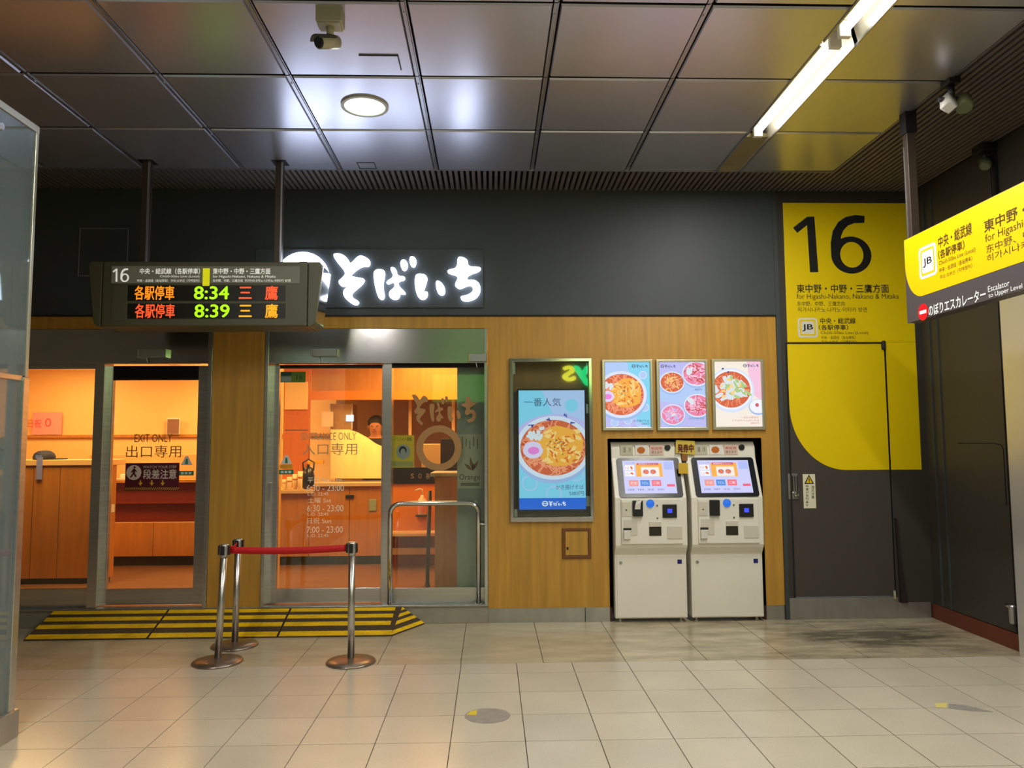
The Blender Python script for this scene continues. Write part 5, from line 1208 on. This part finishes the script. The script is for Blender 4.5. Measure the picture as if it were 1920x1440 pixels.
# ================================================================== TICKET MACHINES
MW = 0.652; MH = 1.612
def ticket_machine(x0, label):
    """local frame: x0 = left edge, front towards -y"""
    x1 = x0+MW; r = empty('ticket_machine', ((x0+x1)/2, 0.30, 0.0), label, 'ticket machine', 'ticket machines in the oak niche')
    yl, ym, yt_ = -0.055, -0.115, 0.045
    prof = [(yl, 0.035), (yl, 0.60), (ym+.01, 0.665), (ym, 0.69), (ym, 1.108), (yt_, 1.462), (yt_+.01, MH-.05), (yt_+.05, MH), (0.62, MH), (0.62, 0.035)]
    build(MB().yz(prof, x0, x1), 'cabinet', M_cream, r, bevel=.010, seg=3)
    bx('lower_door', M_cream, r, x0+.018, x1-.018, yl-.006, yl+.01, 0.045, 0.592, .004)
    for fxx in (x0+.05, x1-.05):
        for fy in (0.0, 0.5): build(MB().lathe([(.022, 0), (.022, .012), (.012, .014), (.012, .04)], (fxx, fy, 0), 10), 'foot', M_steel_m, r)
    # raised control panel
    bx('control_panel', M_cream, r, x0+.055, x1-.045, ym-.018, ym+.01, .70, 1.098, .006)
    fc = lambda u, v: (x0+u*MW, .035+v*(MH-.035))
    yc = ym-.019
    def cb(nm, m, u0, u1, v0, v1, d=.006, bev=.003, parent=None):
        a = fc(u0, v0); b = fc(u1, v1); return build(MB().box(a[0], b[0], yc-d, yc+.002, a[1], b[1]), nm, m, parent or r, bevel=bev)
    u = lambda px: (px-1153)/(1290-1153); v = lambda py: (1161-py)/(1161-823)
    Vv = lambda zz: (zz-.035)/(MH-.035)
    # control area heights: z from .70 to 1.098 <-> photo rows 1020 .. 933
    def cz(py): return .70+(1018-py)/(1018-933)*.398
    def cp(nm, m, px0, px1, py0, py1, d=.006, bev=.002):
        xa, xb = x0+(px0-1150)/(1288-1150)*MW, x0+(px1-1150)/(1288-1150)*MW
        return build(MB().box(xa, xb, yc-d, yc+.002, cz(py1), cz(py0)), nm, m, r, bevel=bev)
    cp('banknote_slot', M_black, 1183, 1202, 935, 965, .028, .006)
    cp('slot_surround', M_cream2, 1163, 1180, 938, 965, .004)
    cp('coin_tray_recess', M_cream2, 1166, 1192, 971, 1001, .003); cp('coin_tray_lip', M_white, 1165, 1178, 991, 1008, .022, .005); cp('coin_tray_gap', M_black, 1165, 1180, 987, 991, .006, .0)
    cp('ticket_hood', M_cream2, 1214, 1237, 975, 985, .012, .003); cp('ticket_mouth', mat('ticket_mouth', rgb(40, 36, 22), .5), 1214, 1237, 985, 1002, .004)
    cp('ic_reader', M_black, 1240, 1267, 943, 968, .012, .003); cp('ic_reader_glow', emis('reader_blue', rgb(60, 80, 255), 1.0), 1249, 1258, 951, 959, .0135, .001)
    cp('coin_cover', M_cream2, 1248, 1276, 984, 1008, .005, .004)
    xa = x0+(1217-1150)/138*MW; zb = cz(941)
    build(MB().lathe([(.036, 0), (.036, -.006), (.030, -.014), (.004, -.020)], (xa, yc, zb), 24, 'y'), 'call_button', emis('button_blue', rgb(20, 120, 240), .8), r)
    m = MB()
    for px, py in ((1171, 953), (1230, 945), (1230, 969)): xx = x0+(px-1150)/138*MW; m2 = MB(); m2.lathe([(.008, 0), (.008, -.004), (.004, -.005)], (xx, yc, cz(py)), 12, 'y'); build(m2, 'indicator', mat('indicator_brown', rgb(110, 104, 80), .5), r)
    xx = x0+.055; build(MB().lathe([(.014, 0), (.014, -.006), (.006, -.007)], (xx, yl-.006, .53), 14, 'y'), 'lock', M_steel_m, r)
    bx('blue_seal', mat('seal_navy', rgb(26, 24, 110), .4), r, x1-.085, x1-.045, yl-.008, yl-.005, .515, .553)
    # slanted touch screen
    p0 = Vector((0, ym, 1.108)); p1 = Vector((0, yt_, 1.462)); sv = (p1-p0); L = sv.length; sv.normalize(); nn = Vector((0, -sv.z, sv.y))
    fb = Frame((x0, ym, 1.108), (1, 0, 0), sv, nn)
    m = MB(); m.prism(rrect(.045, MW-.030, .004, L-.002, .025), lambda a, b, d: fb(a, b, d), -.004, .008); bz = build(m, 'screen_bezel', mat('bezel_black', rgb(10, 18, 28), .25), r)
    w, h = MW-.075-.105, L-.070
    pc = Pic(Frame(fb(.098, .040, .0088), (1, 0, 0), sv, nn), w, h)
    Sc = I('scrlav', 206, 208, 252); Sl = I('scrline', 176, 190, 250)
    pc.poly(Sc, [(0, 0), (w, 0), (w, h), (0, h)]); pc.poly(Sl, [(w*.80, h*.72), (w*.98, h*.72), (w*.98, h*.97), (w*.80, h*.97)])
    pc.text(I_txt, 'いらっしゃいませ', w*.04, w*.24, h*.90, h*.96)
    for v0 in (.70, .52): pc.poly(I_wht, [(w*.03, h*v0), (w*.22, h*v0), (w*.22, h*(v0+.16)), (w*.03, h*(v0+.16))]); pc.polys(I_temp3, [blob(w*.17, h*(v0+.08), w*.035, 8)]); pc.text(I_rose, 'そば' if v0 > .6 else 'うどん', w*.04, w*.12, h*(v0+.04), h*(v0+.12))
    pc.poly(I_temp, [(w*.25, h*.50), (w*.76, h*.50), (w*.76, h*.92), (w*.25, h*.92)]); pc.poly(I_crm, [(w*.35, h*.51), (w*.70, h*.51), (w*.70, h*.80), (w*.35, h*.80)])
    pc.poly(I_rose, [(w*.28, h*.86), (w*.70, h*.86), (w*.70, h*.93), (w*.28, h*.93)]); pc.text(I_wht, '期間限定メニュー', w*.31, w*.67, h*.872, h*.918)
    for du in (.44, .58): pc.poly(I_bowl, circ(w*du, h*.64, w*.07)); pc.poly(I_soup, circ(w*du, h*.65, w*.055, w*.045)); pc.strands(I_nood, w*du, h*.65, w*.055, w*.045, 10, w*.004)
    for k, (c_, t_) in enumerate(((I('btnrose', 246, 150, 140), 'そば'), (I('btnblue', 70, 140, 226), 'うどん'), (I('btnred', 246, 110, 130), 'ご飯'))):
        a_ = .09+k*.22; pc.poly(c_, [(w*a_, h*.22), (w*(a_+.18), h*.22), (w*(a_+.18), h*.40), (w*a_, h*.40)]); pc.text(I_wht, t_, w*(a_+.03), w*(a_+.15), h*.27, h*.35)
    for k in range(4): pc.text(I_navy, ('日本語', 'English', '中文', '한국어')[k], w*(.06+.19*k), w*(.18+.19*k), h*.08, h*.14)
    pc.poly(I('btnpink', 246, 90, 130), [(w*.82, h*.20), (w*.97, h*.20), (w*.97, h*.27), (w*.82, h*.27)])
    pc.build('screen_image', bz)
    # header: speaker, price stickers
    yh = yt_+.001
    hzf = lambda py: 1.462+(857-py)/(857-826)*(MH-.01-1.462)
    hxf = lambda px: x0+(px-1146)/(1284-1146)*MW
    for (a_, b_, c_, nm) in ((1164, 1189, rgb(200, 196, 172), 'price_sticker'), (1193, 1219, rgb(236, 232, 226), 'bowl_sticker'), (1222, 1249, rgb(226, 196, 180), 'notice_sticker')):
        s2_ = bx(nm, mat('hdr_'+nm, c_, .5), r, hxf(a_), hxf(b_), yh-.004, yh+.006, hzf(851), hzf(831))
        m = MB(); ff = Frame((hxf(a_), yh-.0045, hzf(851)), (1, 0, 0), (0, 0, 1), (0, -1, 0)); ww, h2 = hxf(b_)-hxf(a_), hzf(831)-hzf(851)
        if nm == 'bowl_sticker': m.m = 0; m.poly([ff(*p, .0004) for p in circ(ww*.45, h2*.5, ww*.30, h2*.34)])
        elif nm == 'price_sticker': m.m = 1; add_text(m, '温', ff, ww*.2, ww*.45, h2*.3, h2*.8, .0004); add_text(m, '冷', ff, ww*.6, ww*.85, h2*.3, h2*.8, .0004)
        else: m.m = 2; add_text(m, '新紙幣', ff, ww*.1, ww*.9, h2*.52, h2*.82, .0004); m.m = 1; add_text(m, '使えます', ff, ww*.1, ww*.9, h2*.15, h2*.42, .0004)
        build(m, 'print', [mat('st_orange', rgb(196, 110, 30), .5), mat('st_ink', rgb(96, 90, 80), .5), mat('st_red', rgb(190, 70, 60), .5)], s2_)
    build(MB().lathe([(.028, 0), (.028, -.006), (.022, -.008)], (hxf(1257), yh+.002, hzf(836)), 20, 'y'), 'speaker', M_black, r)
    return r
mx_1 = P(1153, 1161, -.05).x+.004
tm1 = ticket_machine(mx_1, 'cream ticket machine with touch screen, the left one, receipt hanging from its note slot')
tm2 = copy_tree(tm1); tm2.location.x += P(1297, 1160, -.05).x-P(1153, 1161, -.05).x
tm2['label'] = 'cream ticket machine with touch screen, the right one, beside the dark staff door'
# white receipt hanging in the left machine's note slot
xa = mx_1+(1186-1150)/138*MW
m_ = MB(); m_.add([(xa, -.166, 1.012), (xa+.05, -.166, 1.012), (xa+.055, -.172, 1.075), (xa+.07, -.166, 1.10), (xa+.04, -.166, 1.085), (xa+.02, -.168, 1.10), (xa+.004, -.172, 1.05)], [(0, 1, 2, 3, 4, 5, 6)])
o = build(m_, 'receipt', M_white); sm_ = o.modifiers.new('thick', 'SOLIDIFY'); sm_.thickness = .002; tag(o, 'crumpled white receipt stuck in the left ticket machine note slot', 'receipt')
# yellow tags hanging between the machines
yv = .03
g = P(1284, 838, yv)
nt_ = empty('price_tag', (g.x, yv, g.z-.09), 'yellow tag with dark red lettering hung between the two ticket machines', 'tag')
a = prect(1266, 1303, 825, 853, yv); m_ = MB().xz([(a[0], a[2]+.02), (a[1], a[2]), (a[1]-.003, a[3]-.01), (a[0]+.008, a[3])], yv-.006, yv-.003); cd_ = build(m_, 'card', mat('tag_yellow', rgb(216, 190, 70), .5), nt_)
m_ = MB(); ptext(m_, '発券中', 1271, 1300, 833, 848, yv-.0075, bold=.05); build(m_, 'lettering', mat('tag_red', rgb(96, 16, 24), .5), cd_)
a = prect(1278, 1289, 853, 864, yv); build(MB().xz(rrect(a[0], a[1], a[2], a[3]+.01, .01), yv-.006, yv-.003), 'drop', mat('tag_brown', rgb(150, 100, 50), .5), nt_)
a = prect(1272, 1290, 868, 888, -.06); o = build(MB().box(a[0], a[1], -.064, -.058, a[2], a[3]), 'price_tag', mat('tag_gold', rgb(220, 178, 50), .5)); tag(o, 'small gold sticker on the edge between the two ticket screens', 'tag')

# ================================================================== RAMP MAT
rx0, rx1 = -3.86, -0.82; rf = -0.43; rt = STEP-.012
rmp = empty('ramp', ((rx0+rx1)/2, rf/2, 0.0), 'yellow and black striped rubber ramp leading up to the shop doors', 'ramp')
M_rub = mat('ramp_rubber', rgb(74, 58, 36), 0.7, noise=.25, nscale=(30, 30, 30), bump=.4); M_ryel = mat('ramp_yellow', rgb(252, 202, 10), 0.55, noise=.22, nscale=(7, 22, 22), bump=.3)
xr_f, xr_b, xr_t = -0.84, -0.60, -0.80       # right end: front corner, corner at the step foot, corner at the step top
secs = [(rx0, -2.86), (-2.85, -1.79), (-1.78, None)]
zf = 0.012
for a_, b_ in secs:
    m_ = MB()
    if b_ is not None: m_.yz([(rf, 0.0), (rf, zf), (-.016, rt), (-.016, 0.0)], a_, b_)
    else:
        A = [(a_, rf, 0), (a_, rf, zf), (a_, -.016, rt), (a_, -.016, 0), (xr_f, rf, 0), (xr_f, rf, zf), (xr_t, -.016, rt), (xr_b, -.016, 0), (xr_b, -.016, zf)]
        m_.add(A, [(0, 1, 2, 3), (1, 5, 6, 2), (0, 4, 5, 1), (4, 7, 8, 5), (5, 8, 6), (3, 2, 6, 8, 7), (0, 3, 7, 4)])
    build(m_, 'ramp_section', M_rub, rmp)
def slope_pt(x, t): return Vector((x, rf+(-.016-rf)*t, zf+(rt-zf)*t))
nrm = Vector((0, -(rt-zf), (-.016-rf))).normalized()
def stripe(x_a, x_b, t0, t1):
    m = MB(); h = .004; n = max(2, int((x_b-x_a)/.045)); e = .006
    for k in range(n):       # moulded studs in a row
        xa, xb = x_a+(x_b-x_a)*k/n+e/2, x_a+(x_b-x_a)*(k+1)/n-e/2
        p = [slope_pt(xa, t0), slope_pt(xb, t0), slope_pt(xb, t1), slope_pt(xa, t1)]; q = [v+nrm*h for v in p]
        m.add(p+q, [(4, 5, 6, 7), (0, 1, 5, 4), (1, 2, 6, 5), (2, 3, 7, 6), (3, 0, 4, 7)])
    p = [slope_pt(x_a, t0), slope_pt(x_b, t0), slope_pt(x_b, t1), slope_pt(x_a, t1)]; q = [v+nrm*.0015 for v in p]
    m.add(q, [(0, 1, 2, 3)])
    return m
bands = [(0.0, .15), (.34, .48), (.61, .74), (.86, .98)]
ends = []
for t0, t1 in bands:
    tm_ = (t0+t1)/2; xe = xr_f+(xr_t-xr_f)*tm_-0.02*tm_-.035*(1 if t0 > 0 else 0)
    for a_, b_ in secs: build(stripe(a_+.004, (b_-.004) if b_ is not None else xe, t0, t1), 'yellow_stripe', M_ryel, rmp)
# mitred stripes on the right hip of the ramp
F_ = Vector((xr_f, rf, zf)); T_ = Vector((xr_t, -.016, rt)); B_ = Vector((xr_b, -.016, zf))
hn = (B_-F_).cross(T_-F_).normalized();
if hn.x < 0: hn = -hn
for t0, t1 in bands:
    m_ = MB(); q = [F_.lerp(T_, t0), B_.lerp(T_, t0), B_.lerp(T_, t1), F_.lerp(T_, t1)]
    m_.add([v+hn*.003 for v in q]+[v for v in q], [(0, 1, 2, 3), (0, 4, 5, 1), (1, 5, 6, 2), (2, 6, 7, 3), (3, 7, 4, 0)]); build(m_, 'yellow_stripe', M_ryel, rmp)

# ================================================================== HANDRAIL HOOP
hl, hr_ = P(731, 1050, .02), P(897, 1050, .02); zt_ = P(815, 944, .02).z
hp = empty('handrail', ((hl.x+hr_.x)/2, .02, STEP), 'polished steel hoop handrail standing before the fixed shop pane', 'handrail')
rc = .09; pts = [(hl.x, .02, STEP)]
pts += [(hl.x, .02, zt_-rc)]+[(hl.x+rc-rc*math.cos(t*math.pi/16), .02, zt_-rc+rc*math.sin(t*math.pi/16)) for t in range(1, 9)]
pts += [(hr_.x-rc+rc*math.sin(t*math.pi/16), .02, zt_-rc+rc*math.cos(t*math.pi/16)) for t in range(0, 9)]+[(hr_.x, .02, STEP)]
build(MB().tube(pts, .021, 16), 'hoop', M_chrome, hp)
for xx in (hl.x, hr_.x): build(MB().lathe([(.036, 0), (.036, .006), (.022, .010)], (xx, .02, STEP), 18), 'floor_flange', M_chrome, hp)
zb = P(905, 983, .02).z; build(MB().tube([(hr_.x, .02, zb), (-.035, .02, zb)], .012, 10), 'wall_bracket', M_chrome, hp)

# ================================================================== QUEUE POSTS
def stanchion(base, top, label):
    b = PZ(*base, 0.0); zt2 = P(*top, b.y).z; tp = Vector((P(*top, b.y).x, b.y, zt2))
    r = empty('queue_post', (b.x, b.y, 0), label, 'queue post', 'belt barrier posts before the shop doors')
    m = MB(); m.smooth = True; m.lathe([(.180, 0), (.182, .006), (.174, .016), (.10, .024), (.04, .032), (.03, .034)], (b.x, b.y, 0), 40); build(m, 'base_disc', mat('dull_base', rgb(150, 134, 120), .3, .8), r)
    ax = (tp-Vector((b.x, b.y, 0))).normalized(); o0 = Vector((b.x, b.y, 0))
    Lp = (tp-o0).length
    build(MB().tube([o0+ax*.03, o0+ax*(Lp-.09)], .0255, 18), 'post', M_satin, r)
    build(MB().tube([o0+ax*(Lp-.10), o0+ax*(Lp-.085), o0+ax*(Lp-.075), o0+ax*(Lp-.008), o0+ax*Lp], [.027, .027, .033, .033, .028], 18), 'head', M_steel_m, r)
    c = o0+ax*(Lp-.045)
    for k in range(4):
        a = math.radians(45+90*k)*0+math.radians(90*k); d = Vector((math.cos(a), math.sin(a), 0)); s = Vector((-d.y, d.x, 0))*.014
        m = MB(); p = [c+d*.030+s-Vector((0, 0, .034)), c+d*.030-s-Vector((0, 0, .034)), c+d*.030-s+Vector((0, 0, .034)), c+d*.030+s+Vector((0, 0, .034))]; q = [v+d*.012 for v in p]
        m.add(p+q, [(4, 5, 6, 7), (0, 1, 5, 4), (1, 2, 6, 5), (2, 3, 7, 6), (3, 0, 4, 7)]); build(m, 'belt_clip', M_black, r)
    return c
cA = stanchion((408, 1242), (421, 1020), 'slightly leaning belt barrier post, front left, holding both red belts')
cB = stanchion((440, 1211), (447, 1010), 'belt barrier post at the back, nearest the yellow ramp')
cC = stanchion((658, 1242), (660, 1016), 'belt barrier post on the right in front of the entrance door')
def belt(a, b, za, zb, sag, label, twist=0.0):
    d = (b-a); d.z = 0; d.normalize(); p0 = a+d*.045; p1 = b-d*.045; m = MB(); n = 24; w = .025; vs = []
    for k in range(n+1):
        t = k/n; c = p0.lerp(p1, t)+Vector((0, 0, -sag*math.sin(math.pi*t))); tw = twist*math.sin(math.pi*t)
        s = Vector((-d.y, d.x, 0))
        off = Vector((0, 0, w*math.cos(tw)))+s*w*math.sin(tw)
        vs += [c+off, c-off]
    m.smooth = True; m.add(vs, [(2*k, 2*k+1, 2*k+3, 2*k+2) for k in range(n)])
    o = build(m, 'barrier_belt', M_redbelt, at=tuple((a+b)/2)); sm = o.modifiers.new('thick', 'SOLIDIFY'); sm.thickness = .002; sm.offset = 0
    tag(o, label, 'belt', 'red barrier belts')
belt(cA, cC, 0, 0, .012, 'long red belt stretched between the two front barrier posts')
belt(cB, cA, 0, 0, .012, 'short red belt between the back post and the front left post', .5)

# ================================================================== GLASS SCREEN AT LEFT
gx = -2.66
gp = empty('glass_screen', (gx, -3.4, 0), 'steel framed glass screen standing at the left edge of the view', 'glass screen')
gy1 = -2.53; gy0 = -6.6
build(MB().box(gx-.10, gx+.035, gy0, gy1+.02, 0, .15), 'plinth', M_steel_m, gp, bevel=.004)
build(MB().box(gx-.012, gx+.022, gy1-.055, gy1, .15, 1.99), 'post', M_steel, gp, bevel=.003)
build(MB().box(gx-.012, gx+.012, gy1-.025, gy1, 1.99, 3.45), 'edge_frame', mat('satin_trim', rgb(206, 202, 178), .3, .7), gp, bevel=.002)
build(MB().box(gx-.03, gx+.014, gy0, gy1, 3.43, 3.47), 'top_rail', mat('satin_trim', rgb(206, 202, 178), .3, .7), gp, bevel=.002)
build(MB().box(gx-.02, gx+.012, gy0, gy1-.055, 1.97, 2.0), 'mid_rail', M_steel, gp, bevel=.002)
build(MB().box(gx-.006, gx+.006, gy0, gy1-.025, 2.0, 3.43), 'upper_pane', M_glass_p, gp)
build(MB().box(gx-.006, gx+.006, gy0, gy1-.055, .15, 1.97), 'lower_pane', M_glass_p, gp)
build(MB().tube([(gx-.02, -2.87, 3.33), (gx+.02, -2.87, 3.33)], .02, 12), 'point_fixing', M_chrome, gp)
build(MB().tube([(gx-.03, -2.88, 3.335), (gx-.03, -2.55, 3.27)], .008, 8), 'stay_rod', M_black, gp)

# ================================================================== FLOOR STICKERS
def floor_sticker(cx, cy, rx, ry, label, tri):
    r = empty('floor_sticker', (cx, cy, 0), label, 'floor sticker')
    build(MB().xy(circ(cx, cy, rx, ry, 40), 0.0006, 0.0012), 'disc', mat('sticker_worn', rgb(150, 144, 136), .5, noise=.12, nscale=(20, 20, 20)), r)
    build(MB().xy(tri, 0.0013, 0.0017), 'yellow_part', mat('sticker_yellow', rgb(226, 196, 40), .5), r)
    return r
q = PZ(914, 1342); c = q
floor_sticker(c.x, c.y, .135, .125, 'round worn grey floor sticker with a yellow left segment', [(c.x-.125, c.y+.02), (c.x-.10, c.y+.075), (c.x-.062, c.y+.10), (c.x-.066, c.y+.01)])
q = PZ(1796, 1326); c = q
m_ = MB()
r2 = empty('floor_sticker', (c.x, c.y, 0), 'torn pale arrow shaped floor sticker near the right wall', 'floor sticker')
build(MB().xy([(c.x-.07, c.y-.02), (c.x-.02, c.y+.06), (c.x+.06, c.y+.035), (c.x+.16, c.y-.09), (c.x+.05, c.y-.075)], .0006, .0012), 'arrow', mat('sticker_worn', rgb(150, 144, 136), .5, noise=.12, nscale=(20, 20, 20)), r2)
build(MB().xy([(c.x-.13, c.y+.0), (c.x-.10, c.y+.07), (c.x-.02, c.y+.075), (c.x-.075, c.y-.01)], .0006, .0012), 'yellow_part', mat('sticker_pale_yellow', rgb(220, 204, 120), .5), r2)

# ================================================================== COOK BEHIND THE COUNTER
def person():
    hx_, hz_ = P(705, 800, 3.25).x, P(705, 800, 3.25).z
    base = Vector((hx_, 3.25, SF)); sc2 = (hz_+.11-SF)/1.70
    J = {'pel': (0, 0, .92), 'sp': (0, 0, 1.12), 'ch': (0, 0, 1.32), 'nk': (0, -.01, 1.46), 'hd0': (0, -.02, 1.52), 'hd1': (0, -.03, 1.60), 'hd2': (0, -.02, 1.67),
         'sl': (-.19, 0, 1.38), 'el': (-.25, -.05, 1.12), 'wl': (-.18, -.28, 1.02), 'hl': (-.16, -.36, 1.02), 'sr': (.19, 0, 1.38), 'er': (.25, -.05, 1.12), 'wr': (.18, -.28, 1.02), 'hr': (.16, -.36, 1.02),
         'tl': (-.10, 0, .88), 'kl': (-.11, -.02, .48), 'al': (-.11, .02, .08), 'fl': (-.11, -.14, .03), 'tr': (.10, 0, .88), 'kr': (.11, -.02, .48), 'ar': (.11, .02, .08), 'fr': (.11, -.14, .03)}
    R = {'pel': .15, 'sp': .14, 'ch': .16, 'nk': .06, 'hd0': .075, 'hd1': .095, 'hd2': .07, 'sl': .075, 'el': .05, 'wl': .035, 'hl': .032, 'sr': .075, 'er': .05, 'wr': .035, 'hr': .032, 'tl': .10, 'kl': .065, 'al': .045, 'fl': .04, 'tr': .10, 'kr': .065, 'ar': .045, 'fr': .04}
    E = [('pel', 'sp'), ('sp', 'ch'), ('ch', 'nk'), ('nk', 'hd0'), ('hd0', 'hd1'), ('hd1', 'hd2'), ('ch', 'sl'), ('sl', 'el'), ('el', 'wl'), ('wl', 'hl'), ('ch', 'sr'), ('sr', 'er'), ('er', 'wr'), ('wr', 'hr'), ('pel', 'tl'), ('tl', 'kl'), ('kl', 'al'), ('al', 'fl'), ('pel', 'tr'), ('tr', 'kr'), ('kr', 'ar'), ('ar', 'fr')]
    # five short fingers per hand
    for s, h in ((-1, 'hl'), (1, 'hr')):
        hx2, hy2, hz2 = J[h]
        for k in range(5):
            n1, n2 = f'{h}{k}a', f'{h}{k}b'
            if k < 4: J[n1] = (hx2+(k-1.5)*.018, hy2-.045, hz2-.005); J[n2] = (hx2+(k-1.5)*.018, hy2-.075+abs(k-1.5)*.006, hz2-.03)
            else: J[n1] = (hx2-s*.04, hy2-.01, hz2-.01); J[n2] = (hx2-s*.05, hy2-.04, hz2-.02)
            R[n1] = R[n2] = .0085; E += [(h, n1), (n1, n2)]
    keys = list(J); me = bpy.data.meshes.new('person'); me.from_pydata([Vector(J[k])*sc2 for k in keys], [(keys.index(a), keys.index(b)) for a, b in E], [])
    ob = bpy.data.objects.new('tmp', me); COL.objects.link(ob)
    sk = ob.modifiers.new('skin', 'SKIN'); sk.use_smooth_shade = True
    for k, v in zip(keys, me.skin_vertices[0].data): v.radius = (R[k]*sc2, R[k]*sc2); v.use_root = (k == 'pel')
    sd = ob.modifiers.new('sub', 'SUBSURF'); sd.levels = 2; sd.render_levels = 2
    dg = bpy.context.evaluated_depsgraph_get(); dg.update(); m2 = bpy.data.meshes.new_from_object(ob.evaluated_get(dg)); bpy.data.objects.remove(ob)
    o = bpy.data.objects.new('person', m2); COL.objects.link(o); o.location = base
    skin, cloth = mat('skin', rgb(206, 140, 104), .5), mat('dark_uniform', rgb(44, 34, 34), .7)
    m2.materials.clear(); m2.materials.append(cloth); m2.materials.append(skin)
    for p in m2.polygons:
        c = p.center/sc2; p.material_index = 1 if (c.z > 1.45 or (c.y < -.22 and .9 < c.z < 1.15)) else 0; p.use_smooth = True
    def part(mb, nm, m): return build(mb, nm, m, o)
    def g(x, y, z): return base+Vector((x, y, z))*sc2
    h = MB(); h.smooth = True; c = g(0, -.005, 1.635); pr = [(.108*sc2*math.cos(t), .10*sc2*math.sin(t)) for t in (-.5, -.2, .1, .4, .8, 1.2, 1.5)]
    h.lathe(pr, c+Vector((0, .02, .01)), 20); part(h, 'hair', mat('dark_hair', rgb(40, 28, 24), .6))
    for sx in (-1, 1):
        e = MB(); e.lathe([(.004, -.006), (.011, 0), (.004, .006)], g(sx*.034, -.118, 1.60), 10); part(e, 'eye', M_ink)
        e = MB(); e.lathe([(.006, -.025), (.016, 0), (.006, .025)], g(sx*.093, -.02, 1.59), 8); part(e, 'ear', skin)
    e = MB(); p = g(0, -.115, 1.60); e.tube([p, g(0, -.140, 1.565), g(0, -.120, 1.56)], [.010*sc2, .016*sc2, .012*sc2], 8); part(e, 'nose', skin)
    e = MB(); e.tube([g(-.025, -.112, 1.53), g(0, -.120, 1.528), g(.025, -.112, 1.53)], .006, 6); part(e, 'mouth', mat('lip', rgb(150, 70, 60), .5))
    return tag(o, 'cook in dark uniform with dark hair standing in the kitchen behind the counter', 'person')
person()

# ================================================================== STORE SIGN ACROSS THE HALL (seen only mirrored in steel and glass)
st_ = empty('store_sign', (2.3, YR+.02, 3.0), 'lit green and yellow store sign across the hall, seen mirrored in the signage glass', 'sign')
bx('fascia', mat('store_fascia', rgb(90, 150, 60), .4, emit=rgb(150, 230, 110), estr=.9), st_, -1.6, 0.2, YR+.01, YR+.05, 2.75, 3.5)
mf = Frame((0, YR+.06, 0), (-1, 0, 0), (0, 0, 1), (0, 1, 0))
def mirror_x(px, py=700): d = ray(px, py); return CAM.x+d.x*((-YR+.0)+6.9)/d.y, CAM.z+d.z*((-YR)+6.9)/d.y
for ch, px0, px1, py0, py1, cl_ in (('s', 1056, 1077, 687, 714, rgb(236, 226, 60)), ('y', 1075, 1108, 687, 722, rgb(20, 226, 130)), ('a', 1108, 1132, 687, 714, rgb(236, 226, 60)), ('D', 1134, 1164, 676, 714, rgb(20, 226, 130)), ('w', 1168, 1198, 687, 714, rgb(236, 226, 60)), ('e', 1200, 1222, 687, 714, rgb(236, 226, 60)), ('N', 1224, 1254, 676, 714, rgb(20, 226, 130))):
    m_ = MB(); xa, za = mirror_x(px1, py1); xb, zb_ = mirror_x(px0, py0)
    add_text(m_, ch, mf, -xa, -xb, za, zb_, 0, .04); build(m_, 'sign_letter', emis('store_'+('g' if cl_[0] < .2 else 'y'), cl_, 6), st_)
